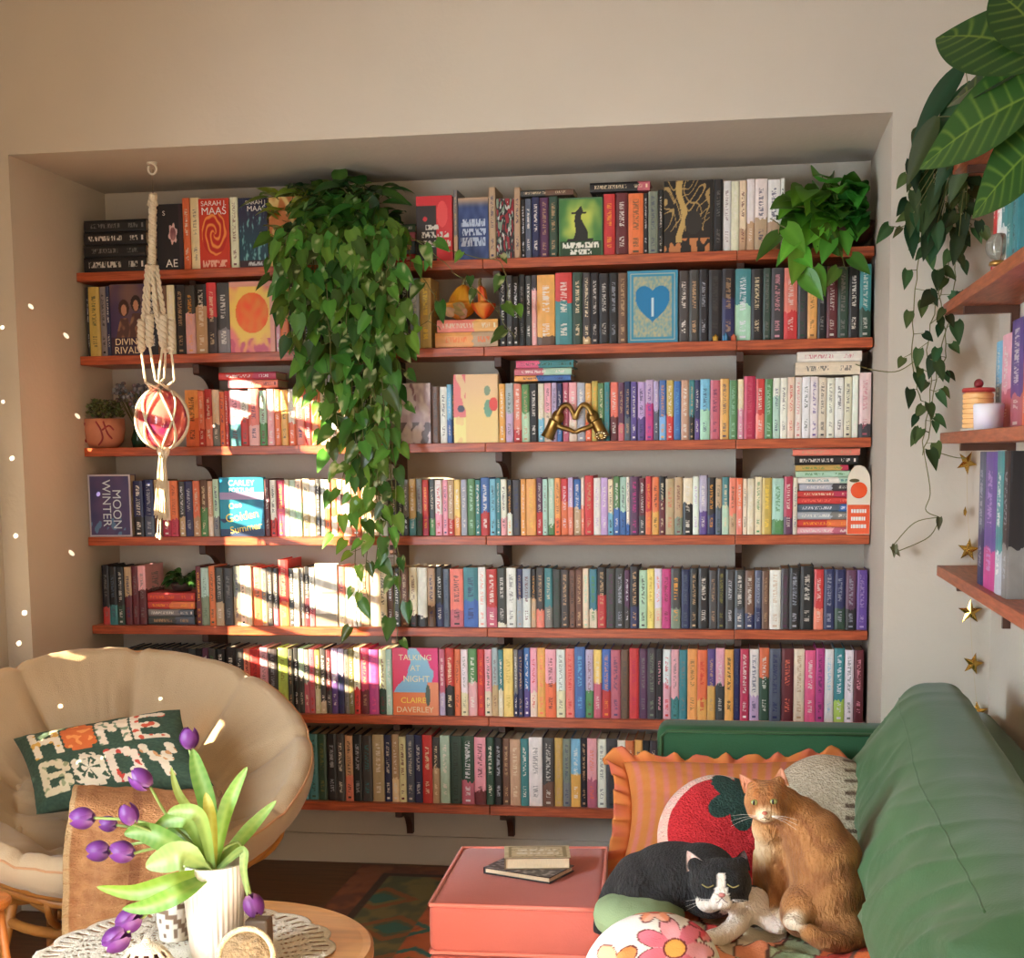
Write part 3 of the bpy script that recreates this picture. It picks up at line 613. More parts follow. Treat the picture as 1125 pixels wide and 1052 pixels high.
cover('RC', 219, 252, 218, 293, Yc, a_dragon, 'red orange face-out book with coiled dragon on the top shelf', 0, edge=(190, 60, 40), texts=[('SARAH J.', .5, .93, .1, M_white), ('MAAS', .5, .82, .15, M_white)])
cover('BC', 262.5, 294, 217, 292, Yc, a_forest, 'dark blue face-out book with teal forest, top shelf', 0, texts=[('SARAH J.', .62, .93, .085, M_white), ('MAAS', .62, .84, .11, M_white)])
cover('GC', 296, 331, 216, 292, Yc, a_goldswirl, 'gold patterned face-out book touching the big hanging pothos', 0, edge=(190, 110, 60))
cover('PR', 457.5, 497, 215, 286, Yc, a_red, 'red and black face-out book right of the big hanging pothos', 0, edge=(150, 40, 44))
cover('NB', 503.5, 536.5, 217, 283, Yc, a_navy, 'navy face-out book with pale lettering on the top shelf', 0)
cover('FL', 545.5, 564.5, 218, 282, Yc, a_floral, 'narrow dark floral face-out book on the top shelf', 0)
cover('WI', 614, 662, 217, 280, Yc-.012, a_witch, 'green face-out book with black cloaked figure, top shelf', 0, edge=(60, 90, 60))
cover('TR', 729.5, 783.5, 198, 276, Yc, a_tree, 'black face-out book with golden tree on the top shelf', 0, edge=(30, 28, 28))
cover('DR', 121.5, 163, 312, 388, Yc-.004, a_couple, 'purple brown face-out book showing two faces on the second shelf', 1, texts=[('DIVINE', .45, .19, .13, M_cream), ('RIVALS', .45, .07, .14, M_cream)])
cover('SU', 252.5, 301.5, 309, 386, Yc-.004, a_sun, 'yellow face-out book with a large orange sun, second shelf', 1, edge=(230, 150, 110))
cover('HE', 689.5, 744.5, 297, 376, Yc-.006, a_heart, 'bright blue face-out book with a heart emblem on the second shelf', 1, edge=(50, 120, 150))
cover('GF', 433.5, 473, 421, 487, Yc, a_greyfloral, 'grey lilac face-out book beside hanging pothos leaves, third shelf', 2, edge=(170, 150, 150))
cover('YF', 498.5, 547, 411, 486, Yc-.004, a_yellowflower, 'pale yellow face-out book with red flowers on the third shelf', 2, edge=(220, 190, 140))
cover('WM', 97.5, 144, 521, 589, Yc-.004, a_moon, 'navy face-out box with silver frame at the left end, fourth shelf', 3, th=.05, edge=(120, 112, 128), texts=[('WINTER', .42, .54, .2, M_palep, -math.pi/2), ('MOON', .66, .44, .2, M_palep, -math.pi/2)])
cover('OG', 241.5, 290, 524, 589, Yc-.006, a_summer, 'bright blue face-out book with yellow script lettering, fourth shelf', 3, edge=(30, 90, 120), texts=[('CARLEY', .5, .9, .13, M_palep), ('FORTUNE', .5, .78, .1, M_palep), ('One', .35, .52, .13, M_yel, .16), ('Golden', .5, .34, .2, M_yel, .16), ('Summer', .58, .14, .17, M_yel, .16)])
cover('GW', 346.5, 370.5, 619, 688, Yc, a_white, 'whitish picture cover book standing in striped sunlight, fifth shelf', 4, edge=(200, 190, 170))
cover('TA', 431.5, 481.5, 712, 787, Yc-.004, a_talk, 'pink and blue face-out book on the sixth shelf', 5, edge=(200, 80, 100), texts=[('TALKING', .5, .86, .12, M_cream), ('AT', .5, .7, .12, M_cream), ('NIGHT', .52, .54, .13, M_cream), ('CLAIRE', .45, .22, .12, M_yel), ('DAVERLEY', .48, .08, .12, M_cream)])
# the pale pink book at the right end of the third shelf
A_, B_ = PY(943.5, 455, -.245), PY(957, 455, -.245); w_ = B_.x-A_.x-.001; h_ = PY(950, 409, -.245).z-ZS[2]-.0005
vs, fs, mi = book_geo(w_, h_, .15, True, rnd)
o = bpy.data.objects.new('book', book_mesh([(vs, vs, fs, mi, s2l((232, 204, 200)), s2l((70, 66, 70)), s2l(PAL['rs']), w_, h_, .4, .2, .7, False)])); C.objects.link(o); o.location = ((A_.x+B_.x)/2, -.245, ZS[2]+.0004)
tag(o, 'pale pink book with dark foot at the right end of the third shelf', 'book', 'books on the third shelf')

# wooden arched ornament with an orange
b = MB(); A_ = PY(930, 587, -.262); hh = PY(943, 511, -.262).z-ZS[3]; ww = PY(956, 560, -.262).x-A_.x
prof = [(-ww/2, 0), (ww/2, 0), (ww/2, hh-ww/2*1.6)]+[(ww/2*math.cos(q), hh-ww/2*1.6+ww/2*1.6*math.sin(q)) for q in [math.pi*i/16 for i in range(1, 16)]]+[(-ww/2, hh-ww/2*1.6)]
k = len(prof); b.add([(x, y, z) for y in (0, .012) for (x, z) in prof], [tuple(range(k)), tuple(range(2*k-1, k-1, -1))]+[(i, k+i, k+(i+1) % k, (i+1) % k) for i in range(k)], 0)
orn = b.build('arched_ornament', mat('pale_arch_paint', (238, 226, 204), .5), loc=((A_.x+ww/2), -.264, ZS[3]+.0005))
tag(orn, 'cream arched ornament with orange fruit leaning on flat book stack', 'ornament')
b = MB(); b.box(-ww/2+.002, ww/2-.002, -.0016, -.0002, .002, hh*.43); q = b.build('label_panel', mat('orange_panel', (240, 96, 52), .5), loc=(0, 0, 0)); q.parent = orn
b = MB(); b.ball((0, -.001, hh*.64), (ww*.36, .002, ww*.36), 24, 10); q = b.build('orange_fruit', mat('orange_print', (236, 84, 30), .5), loc=(0, 0, 0), smooth=True); q.parent = orn
b = MB(); b.ball((-ww*.2, -.0015, hh*.78), (ww*.22, .0015, ww*.08), 14, 6); q = b.build('fruit_leaf', mat('leaf_print', (90, 80, 40), .5), loc=(0, 0, 0)); q.parent = orn
b = MB()
for i in range(3):
    z = hh*(.34-.11*i); x = -ww*.32
    while x < ww*.3:
        l = rnd.uniform(.004, .009); b.box(x, min(x+l, ww*.33), -.0024, -.0017, z-.006, z+.006); x += l+.0015
q = b.build('lettering', M_white, loc=(0, 0, 0)); q.parent = orn

# ------------------------------------------------------------------ plants
M_leaf = leafmat('leaf_blade', .32); M_vine = mat('vine_stem', (112, 112, 62), .6); M_terra = mat('terracotta', (176, 92, 62), .7, bump=.15, bscale=60, var=.2, vscale=9)
M_soil = mat('potting_soil', (60, 44, 34), .95, bump=.6, bscale=120)
def leaf(mb, base, d, up, Ln, Wd, col, droop=.3, fold=.25, kind='heart', vein=None, nl=7, varieg=0, curl=0):
    """one leaf blade with a folded midrib and a drooping tip"""
    d = Vector(d).normalized(); up = Vector(up); side = d.cross(up)
    if side.length < 1e-4: side = d.orthogonal()
    side.normalize(); nrm = side.cross(d).normalized(); vs = []; cs = []
    nw = 2 if nl < 12 else (3 if nl < 60 else 18)
    for i in range(nl+1):
        t = i/nl
        if kind == 'heart': wf = (math.sin(math.pi*min(1, t*.94+.06)**.62))**.85*(1-.25*t); back = -.10*Ln*math.exp(-t*9)
        else: wf = math.sin(math.pi*(t*.96+.04)**.8)**.9; back = 0
        a = droop*t*1.5
        c = Vector(base)+d*(Ln*t*math.cos(a*.5))-Vector((0, 0, 1))*(Ln*t*math.sin(a*.5)*.9)+nrm*(curl*Ln*math.sin(t*math.pi))
        for j in range(-nw, nw+1):
            s = j/nw; hw = Wd*.5*wf
            p = c+side*(hw*s)+nrm*(fold*hw*abs(s))+d*(back*abs(s)*(1 if abs(s) > .6 else .4))
            vs.append(p)
            cc = mix(col, (min(1, col[0]*1.35), min(1, col[1]*1.25), col[2]*1.3), .6 if j == 0 else 0)
            if vein is not None and j != 0:
                q = (t*9-abs(s)*1.1) % 1.0
                if .05 < abs(s) < .93: cc = mix(cc, vein, .75*max(0, 1-abs(q-.3)/(.16+.08*vnoise(p, 20)))*(1-.5*abs(s)))
            if vein is not None and j == 0: cc = mix(cc, vein, .9)
            if varieg and vnoise(p, 45) > .55-varieg: cc = mix(cc, (.62, .66, .34), .75)
            cs.append(cc)
    m_ = 2*nw+1
    mb.add(vs, [(i*m_+j, i*m_+j+1, (i+1)*m_+j+1, (i+1)*m_+j) for i in range(nl) for j in range(m_-1)], 0, cs)
def gcol(r, base=(62, 112, 40), k=.35):
    f_ = r.uniform(1-k, 1+k); g = r.uniform(-14, 14)
    return s2l(tuple(max(4, min(250, v)) for v in (base[0]*f_+g, base[1]*f_, base[2]*f_-g*.3)))
def vine_path(pts, n=26, r=None, wob=.006):
    pts = [Vector(p) for p in pts]; out = []
    for i in range(n+1):
        t = i/n*(len(pts)-1); k = min(int(t), len(pts)-2); f_ = t-k
        p0, p1, p2, p3 = pts[max(k-1, 0)], pts[k], pts[k+1], pts[min(k+2, len(pts)-1)]
        p = .5*((2*p1)+(p2-p0)*f_+(2*p0-5*p1+4*p2-p3)*f_*f_+(3*p1-p0-3*p2+p3)*f_**3)
        if r: p = p+Vector((r.uniform(-wob, wob), r.uniform(-wob, wob), 0))
        out.append(p)
    return out
def clampy(p, ymax): return Vector((p.x, min(p.y, ymax), p.z))
# the big hanging pothos
r = random.Random(5)
PC_ = PY(376, 260, -.17); pot0 = (PC_.x, -.135, ZS[0]+.001)
poth = empty('hanging_pothos', pot0, 'large trailing pothos spilling from the top shelf down to the sixth', 'plant')
b = MB(); b.lathe([(.0, 0), (.07, 0), (.095, .13), (.1, .14), (.092, .14), (.086, .125), (0, .125)], 28, pot0); b.build('pot', M_terra, poth, smooth=True)
fol = MB(); vin = MB()
def hang_leaves(path, r, size, dens, base, varieg=0, ymax=-.292, face=True, jit_=1.0):
    acc = 0; nxt = dens*r.uniform(.3, 1); side = 1
    for i in range(1, len(path)):
        acc += (path[i]-path[i-1]).length
        if acc >= nxt:
            nxt = acc+dens*r.uniform(.7, 1.3); side = -side
            out = Vector((side*r.uniform(.3, 1)*jit_, r.uniform(-1.0, -.25), r.uniform(-.5, .45)))
            b0 = path[i]; st = b0+out.normalized()*r.uniform(.015, .045); st = clampy(st, ymax)
            vin.tube([b0, st], .0011, 4)
            dd = Vector((side*r.uniform(.05, .8), r.uniform(-.55, .0), r.uniform(-1.1, -.25)))
            s_ = size*r.uniform(.7, 1.25)
            leaf(fol, st, dd, (r.uniform(-.4, .4), -1, r.uniform(.1, .8)), s_, s_*r.uniform(.66, .84), gcol(r, base), r.uniform(.1, .7), r.uniform(.1, .4), varieg=varieg if r.random() < .5 else 0)
top0 = Vector(pot0)+Vector((0, 0, .15))
VX = [(308, 300), (312, 350), (316, 392), (321, 378), (326, 430), (331, 400), (336, 452), (341, 430), (346, 498), (351, 460), (356, 476), (361, 440), (366, 520), (371, 470), (376, 512), (381, 545), (386, 490), (391, 560), (396, 480), (401, 500), (406, 440), (411, 480), (416, 420), (421, 455), (426, 400), (431, 430), (436, 380), (322, 340), (345, 360), (368, 380), (390, 400), (414, 370), (333, 320), (379, 340), (426, 330)]
for (vx, ye) in VX:
    Yh = r.uniform(-.40, -.305); drift = (ye-330)*.10
    a = PY(vx, 262, Yh+.02); e_ = PY(vx+drift, ye, Yh)
    mid = PY(vx+drift*.4, (262+ye)/2, Yh)
    hang_leaves(p_ := vine_path([top0+Vector(((a.x-top0.x)*.4, -.02, .06)), Vector((a.x*.75+top0.x*.25, -.2, ZS[0]+.11)), a, mid, e_], 30, r), r, .060, .030, (72, 114, 42), .16)
    vin.tube(p_, .0016, 5)
for (vx, y1, x2, ye) in [(398, 300, 400, 612), (404, 300, 392, 690), (412, 320, 436, 705), (420, 320, 440, 668), (416, 330, 428, 600), (388, 320, 404, 656), (426, 340, 410, 640), (372, 330, 386, 560), (384, 340, 372, 585), (408, 340, 418, 575)]:
    Yh = r.uniform(-.36, -.31); a = PY(vx, 262, Yh); e_ = PY(x2, ye, Yh-.01)
    p_ = vine_path([top0, Vector((a.x, -.2, ZS[0]+.10)), a, PY((vx+x2)/2+r.uniform(-8, 8), (y1+ye)/2, Yh), e_], 36, r)
    hang_leaves(p_, r, .056, .058, (84, 126, 48), .2); vin.tube(p_, .0016, 5)
for pts in ([(440, 262), (456, 290), (478, 330), (470, 350), (486, 362)], [(452, 262), (520, 282), (552, 290), (560, 330), (572, 352)], [(448, 258), (500, 300), (540, 335), (566, 372)], [(446, 270), (448, 330), (452, 372)]):
    p_ = vine_path([top0+Vector((.06, -.08, 0))]+[PY(x, y, -.325) for (x, y) in pts], 30, r)
    hang_leaves(p_, r, .054, .072, (80, 126, 48), .25); vin.tube(p_, .0014, 5)
for i in range(230):     # crown
    q = r.uniform(0, math.pi*2); el = r.uniform(-.2, 1.25)
    d = Vector((math.cos(q)*math.cos(el)*1.15+.1, math.sin(q)*math.cos(el)*.8-.25, math.sin(el)))
    b0 = top0+Vector((r.uniform(-.19, .15), r.uniform(-.17, .04), r.uniform(-.08, .11)))
    b0.z = min(b0.z, 2.33); s_ = r.uniform(.075, .125)
    st = b0+d.normalized()*.03
    tip = st+d.normalized()*s_
    if tip.z > ZC-.012: d.z *= .2
    if tip.y > -.02: d.y = -abs(d.y)
    vin.tube([b0, st], .0014, 4)
    left = b0.x < top0.x-.09
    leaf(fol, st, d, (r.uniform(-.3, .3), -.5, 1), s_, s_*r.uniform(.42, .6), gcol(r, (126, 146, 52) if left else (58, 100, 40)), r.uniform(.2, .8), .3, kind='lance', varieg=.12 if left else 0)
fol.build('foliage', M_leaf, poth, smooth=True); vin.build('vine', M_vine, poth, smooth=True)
# the bushy pothos at the right end of the top shelf
r = random.Random(8); fol = MB(); vin = MB()
pc = PY(914, 270, -.15); pot1 = (pc.x+.015, -.15, ZS[0]+.001)
po2 = empty('bushy_pothos', pot1, 'bushy green pothos in a brown bowl at the right end of top shelf', 'plant')
M_bowl = mat('brown_glazed_bowl', (84, 46, 36), .35, var=.3, vscale=10)
b = MB(); b.lathe([(0, 0), (.07, 0), (.11, .04), (.128, .085), (.12, .085), (.1, .05), (0, .05)], 32, pot1); b.build('bowl', M_bowl, po2, smooth=True)
t1 = Vector(pot1)+Vector((0, 0, .07))
for i in range(118):
    q = r.uniform(0, 2*math.pi); el = r.uniform(-.15, 1.15); rr = r.uniform(.03, .16)
    ctr = t1+Vector((math.cos(q)*math.cos(el)*rr*1.15, math.sin(q)*math.cos(el)*rr*.9-.05, math.sin(el)*rr*.95+.02))
    ctr.x = min(ctr.x, XR-.06); ctr.y = min(ctr.y, -.03); ctr.z = min(ctr.z, 2.33)
    vin.tube([t1+Vector((0, 0, -.01)), (t1+ctr)/2+Vector((0, -.01, .03)), ctr], .0014, 4)
    d = (ctr-t1).normalized()*.6+Vector((r.uniform(-.5, .35), -.55, r.uniform(-.9, .3)))
    if ctr.x > XR-.13: d.x = -abs(d.x)*.3
    s_ = r.uniform(.085, .13)
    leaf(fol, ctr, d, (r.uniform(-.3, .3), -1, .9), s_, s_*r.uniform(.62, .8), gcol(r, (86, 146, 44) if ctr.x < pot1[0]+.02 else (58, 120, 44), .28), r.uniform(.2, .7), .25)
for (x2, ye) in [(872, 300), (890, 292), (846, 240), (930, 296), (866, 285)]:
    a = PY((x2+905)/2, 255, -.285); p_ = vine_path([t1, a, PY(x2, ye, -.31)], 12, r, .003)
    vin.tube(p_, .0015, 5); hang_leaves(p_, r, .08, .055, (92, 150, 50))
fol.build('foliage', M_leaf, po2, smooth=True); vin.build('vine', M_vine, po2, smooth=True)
def fuse(mb, voxel, it=6, fac=.5):
    """one continuous surface out of overlapping rounded forms"""
    me = mb.mesh('form', M_wall); o = bpy.data.objects.new('form', me); C.objects.link(o)
    rm = o.modifiers.new('r', 'REMESH'); rm.mode = 'VOXEL'; rm.voxel_size = voxel
    sm_ = o.modifiers.new('s', 'SMOOTH'); sm_.iterations = it; sm_.factor = fac
    dg = bpy.context.evaluated_depsgraph_get(); me2 = bpy.data.meshes.new_from_object(o.evaluated_get(dg))
    bpy.data.objects.remove(o); me2.materials.clear()
    me2.polygons.foreach_set('use_smooth', [True]*len(me2.polygons)); return me2
def colour_mesh(me, fn):
    a = me.color_attributes.new('col', 'FLOAT_COLOR', 'POINT')
    a.data.foreach_set('color', [x for v in me.vertices for x in (*s2l(fn(v.co, v.normal)), 1)])
def put(name, me, mt, parent=None, loc=(0, 0, 0), rot=None):
    if isinstance(mt, (list, tuple)):
        for q in mt: me.materials.append(q)
    else: me.materials.append(mt)
    o = bpy.data.objects.new(name, me); C.objects.link(o); o.location = loc
    if rot: o.rotation_euler = rot
    if parent is not None:
        o.parent = parent
    return o
# ---- succulent in a painted pot, dried flowers behind
r = random.Random(21)
p = PY(114, 487, -.2); z = ZS[2]+.0008; sx = 1/(.5*(PY(137, 470, -.2).x-PY(93, 470, -.2).x))
rad = (PY(137, 470, -.2).x-PY(93, 470, -.2).x)/2
suc = empty('succulent_pot', (p.x, -.195, z), 'grey green succulent in a peach pot with red line drawing, third shelf', 'plant')
b = MB(); b.lathe([(0, 0), (rad*.62, 0), (rad*.9, .022), (rad, .062), (rad*.98, .1), (rad*.93, .1), (rad*.9, .085), (0, .085)], 32, (p.x, -.195, z))
b.build('pot', mat('peach_pot', (214, 140, 108), .55, var=.2, vscale=14), suc, smooth=True)
b = MB()
for pts in ([(-.5, .02), (-.72, .05), (-.5, .085)], [(.05, .09), (.25, .06), (.3, .03), (.12, .008)], [(.35, .09), (.5, .05), (.65, .03)], [(.3, .06), (.55, .075), (.7, .06)]):
    q = []
    for (u, h) in pts:
        rr = rad*(.985 if h > .05 else .96)*1.01
        q.append((p.x+rr*u*1.1, -.195-rr*math.sqrt(max(.05, 1-(u*1.1)**2)), z+h))
    b.tube(vine_path(q, 12), .003, 5)
b.build('line_drawing', mat('red_line_paint', (160, 52, 56), .5), suc, smooth=True)
b = MB()
for i in range(90):
    q = r.uniform(0, 6.28); rr = rad*1.05*math.sqrt(r.random()); h = .1+.035*(1-(rr/rad)**2)+r.uniform(-.01, .035)
    c0 = Vector((p.x+rr*math.cos(q), -.195+rr*math.sin(q)*.8, z+h))
    for k in range(5):
        d = Vector((math.cos(q+k*1.3)*.8, math.sin(q+k*1.3)*.8-.2, .75)); leaf(b, c0, d, (0, -.3, 1), .02, .012, gcol(r, (122, 132, 88), .3), .1, .3, 'lance', nl=4)
b.build('leaves', M_leaf, suc, smooth=True)
dr = empty('dried_flowers', (p.x+.085, -.09, z), 'grey dried flower sprig behind the peach pot succulent', 'flowers')
b = MB(); b2 = MB(); b3 = MB()
b3.lathe([(0, 0), (.022, 0), (.028, .03), (.016, .07), (.018, .075), (0, .07)], 18, (p.x+.085, -.09, z))
for i in range(30):
    d = Vector((r.uniform(-.55, .5), r.uniform(-.35, .1), 1)).normalized(); e_ = Vector((p.x+.085, -.09, z+.05))+d*r.uniform(.10, .175); e_.x = max(e_.x, XL+.03)
    b.tube([(p.x+.085, -.09, z+.05), e_], .0012, 4)
    for k in range(4): b2.ball(e_+Vector((r.uniform(-.012, .012), r.uniform(-.01, .01), r.uniform(-.01, .012))), r.uniform(.005, .009), 7, 5, 0, gcol(r, (140, 134, 138), .25))
b.build('stem', M_vine, dr, smooth=True); b2.build('flower_heads', mat('dried_petal', None, .9), dr, smooth=True); b3.build('holder', mat('green_glass', (52, 84, 62), .2), dr, smooth=True)

# ---- macrame hanger with a pink globe
hk = PZ(167, 178, ZC); Ym = hk.y
mac = empty('macrame_hanger', (hk.x, Ym, ZC), 'long white macrame hanger with a pink globe hanging from the alcove ceiling', 'wall hanging')
M_cord = mat('cotton_cord', (240, 226, 200), .9, bump=.5, bscale=260, sheen=.2)
def MP(x, y, dy=0): return PY(x, y, Ym)+Vector((0, dy, 0))
b = MB(); b.lathe([(0, 0), (.016, 0), (.016, -.006), (0, -.006)], 18, (hk.x, Ym, ZC-.0003))
q = [Vector((hk.x+.014*math.sin(t), Ym, ZC-.022+.016*math.cos(t))) for t in [i*.45 for i in range(0, 13)]]; b.tube(q, .0035, 8)
b.build('ceiling_hook', mat('white_hook_paint', (236, 228, 214), .4), mac, smooth=True)
b = MB(); b.tube([MP(168, 186), MP(168, 216)], .0016, 6); b.build('hanging_wire', mat('thin_steel_wire', (150, 140, 120), .4, metal=.7), mac)
def twist(mb, path, rad, turns=9, strands=2, n=6):
    L_ = len(path)
    for s in range(strands):
        pts = []
        for i, p_ in enumerate(path):
            a = s*2*math.pi/strands+turns*2*math.pi*i/(L_-1); pts.append(p_+Vector((math.cos(a)*rad*.55, math.sin(a)*rad*.55, 0)))
        mb.tube(pts, rad*.62, n)
b = MB(); c0 = MP(168, 214)
twist(b, vine_path([c0, MP(167.5, 250), MP(167, 290)], 50), .013, 10)
b.tube(vine_path([MP(163, 226), MP(167, 214), MP(172, 226)], 10), .006, 8)
b.build('cord_head', M_cord, mac, smooth=True)
b = MB(); gc = MP(178, 460); gr = (MP(205, 460).x-MP(151, 460).x)/2*.97
cords = [((163, 292), (160, 340), (158, 385), (163, 420), -.02), ((166, 292), (166, 340), (170, 380), (178, 418), -.045), ((169, 292), (174, 340), (184, 380), (180, 420), -.04), ((172, 292), (180, 340), (190, 385), (194, 418), -.015), ((168, 292), (172, 345), (178, 385), (176, 415), .03)]
for i, (p0, p1, p2, p3, dy) in enumerate(cords):
    path = vine_path([MP(*p0, dy*.3), MP(*p1, dy*.6), MP(*p2, dy)], 40); twist(b, path, .0085, 7)
    twist(b, vine_path([MP(p2[0], p2[1]-32, dy*.9), MP(p2[0], p2[1], dy)], 16), .0135, 3)
    b.tube(vine_path([MP(*p2, dy), MP(*p3, dy*1.2)], 8), .0045, 6)
b.build('cord', M_cord, mac, smooth=True)
b = MB()
def onball(lon, lat, k=1.045): return gc+Vector((math.cos(lat)*math.sin(lon)*gr*k, -math.cos(lat)*math.cos(lon)*gr*k, math.sin(lat)*gr*1.18*k))
for s in range(6):
    l0 = s*math.pi/3+.25
    for sgn in (1, -1):
        b.tube([onball(l0+sgn*.53*(1-abs(2*t-1)), 1.15-2.4*t) for t in [i/14 for i in range(15)]], .0042, 6)
    b.tube([onball(l0, 1.2), MP(cords[s % 5][3][0], cords[s % 5][3][1], cords[s % 5][4]*1.2)], .0042, 6)
b.build('net', M_cord, mac, smooth=True)
b = MB(); base = onball(0, -1.4, 1.0); base = gc+Vector((0, 0, -gr*1.16)); b.ball(base+Vector((0, 0, -.008)), (.022, .02, .024), 14, 8)
for i in range(46):
    a = r.uniform(0, 6.28); rr = r.uniform(.0, .016)
    tipx = MP(178+r.uniform(-7, 7), 566+r.uniform(-6, 6)); tipx.y = Ym+math.sin(a)*rr*1.6
    b.tube(vine_path([base+Vector((math.cos(a)*rr, math.sin(a)*rr, -.02)), (base+tipx)/2+Vector((math.cos(a)*.006, math.sin(a)*.008, 0)), tipx], 8), .0018, 4)
for (x1, y1) in ((173, 588), (176, 590), (184, 575), (171, 560)): 
    b.tube(vine_path([base, MP((178+x1)/2, 540), MP(x1, y1)], 10), .0017, 5); b.ball(MP(x1, y1), (.007, .007, .009), 8, 6)
b.build('tassel', M_cord, mac, smooth=True)
gm = MB()
def gcolf(u, v):
    n = mnoise.noise(Vector((math.cos(u*6.28)*2.1, math.sin(u*6.28)*2.1, v*4)))+.4*mnoise.noise(Vector((u*30, v*22, 3)))
    c = mix((206, 70, 80), (236, 120, 110), sm(-.4, .4, n)); return s2l(mix(c, (150, 48, 100), sm(.1, .5, -n)*(1 if v < .55 else .3)))
gm.grid(40, 24, lambda u, v: (math.sin(u*2*math.pi)*math.cos((v-.5)*math.pi)*gr*.97, -math.cos(u*2*math.pi)*math.cos((v-.5)*math.pi)*gr*.97, math.sin((v-.5)*math.pi)*gr*1.14), 0, gcolf, wrapu=True)
gl = gm.build('glass_globe', mat('pink_swirl_glass', None, .08, spec=.8), smooth=True, loc=gc)
tag(gl, 'pink and red swirled glass globe held in the macrame net', 'globe')

# ---- gourds
b = MB(); g0 = PY(508, 350, -.19); zg = zgourd+.0006
def gourd(cx, cy, zb, rx, rz, neck, ribs, col, col2, lean, name='gourd', label='', seed=1):
    mb = MB()
    def fn(u, v):
        a = u*2*math.pi; t = v
        pr = (math.sin(math.pi*min(1, t*1.02))**.75) if t < .5 else max(.0, (1-neck)*math.sin(math.pi*t)**.9+neck*.32*(1-max(0, t-.9)/.1))
        pr *= 1+.07*math.cos(ribs*a)+.05*mnoise.noise(Vector((math.cos(a)*2, math.sin(a)*2, t*5+seed)))
        return (math.cos(a)*pr*rx+lean*t*t, math.sin(a)*pr*rx, t*rz)
    mb.grid(36, 22, fn, 0, lambda u, v: s2l(mix(col, col2, sm(-.3, .4, mnoise.noise(Vector((math.cos(u*6.28)*1.5, math.sin(u*6.28)*1.5, v*3+seed)))))), wrapu=True)
    o = mb.build(name, mat('gourd_skin', None, .4, bump=.2, bscale=30), smooth=True, loc=(cx, cy, zb)); tag(o, label, 'gourd', 'gourds on the second shelf')
    st = MB(); st.tube(vine_path([(lean, 0, rz-.004), (lean*1.15, 0, rz+.012), (lean*1.4+.008, 0, rz+.02)], 6), [.007-.0007*i for i in range(7)], 7)
    s_ = st.build('stem', mat('gourd_stem', (120, 104, 60), .8), smooth=True, loc=(0, 0, 0)); s_.parent = o
    return o
gourd(PY(504, 330, -.2).x, -.18, zg, .060, .122, .5, 8, (236, 170, 44), (214, 130, 36), .014, label='mustard yellow ribbed gourd on the flat amber books', seed=2)
gourd(PY(532, 330, -.2).x, -.205, zg, .040, .115, .9, 7, (214, 74, 34), (232, 150, 60), -.012, label='slim orange gourd standing right of the mustard ribbed gourd', seed=5)
lf = MB()
for i in range(5):
    leaf(lf, Vector((PY(504, 340, -.24).x+r.uniform(-.03, .035), -.245-.002*i, zg+.004+.006*i)), (r.uniform(-1, 1), -.2, r.uniform(.1, .8)), (0, -1, .3), .05, .034, s2l((190, 140+8*i, 110)), .3, .2, 'lance')
o = lf.build('autumn_leaves', M_leaf, smooth=True); tag(o, 'small dried tan leaves lying before the mustard gourd', 'leaves')

# ---- brass hands forming a heart
r = random.Random(4)
def HP(x, y, dy=0): return PY(x, y, -.253)+Vector((0, dy, 0))
Mg = mat('polished_brass', (146, 116, 64), .34, metal=1, bump=.1, bscale=50)
b = MB(); s_ = HP(633, 460).x-HP(632, 460).x
def hand(mb, sg):
    X = lambda x: 632+sg*(x-632)
    b_ = MB()
    mb.tube(vine_path([HP(X(601), 481), HP(X(605), 472), HP(X(610), 462)], 8), [.024, .022, .021, .020, .019, .019, .020, .021, .022], 14)
    mb.ball(HP(X(613), 458), (.021, .018, .024), 14, 10)
    for k in range(4):
        dy = -.012+.008*k; lift = (0, 1.2, .8, -.6)[k]
        pa = vine_path([HP(X(613), 456-lift*.5, dy), HP(X(618), 447-lift, dy*1.1), HP(X(624.5), 445.5-lift*.8, dy*1.1), HP(X(629), 452, dy), HP(X(631), 459, dy*.8)], 16)
        mb.tube(pa, [.0086-.0002*i*.6 for i in range(17)], 9); mb.ball(pa[-1], .0070, 9, 7)
    pa = vine_path([HP(X(611), 466, -.004), HP(X(619), 470, -.010), HP(X(626), 472, -.010), HP(X(631), 475, -.008)], 12)
    mb.tube(pa, [.0098-.00022*i for i in range(13)], 9); mb.ball(pa[-1], .0052, 9, 7)
hand(b, 1); hand(b, -1)
me = fuse(b, .0022, 3, .4)
hands = put('hand_sculpture', me, Mg); tag(hands, 'brass sculpture of two hands forming a heart on the third shelf', 'sculpture')
lo = min(v.co.z for v in me.vertices); me.transform(Matrix.Translation((0, 0, ZS[2]+.0012-lo)))
b = MB(); ws = HP(657, 478)
for i in range(9):
    a = i*.7; b.ball((HP(661, 477).x+.014*math.cos(a), -.253-.017-.006*math.sin(a), ZS[2]+.018+.010*math.sin(a)), .0065, 9, 7)
o = b.build('flower_cuff', mat('silvered_brass', (214, 204, 170), .25, metal=1), smooth=True); o.parent = hands
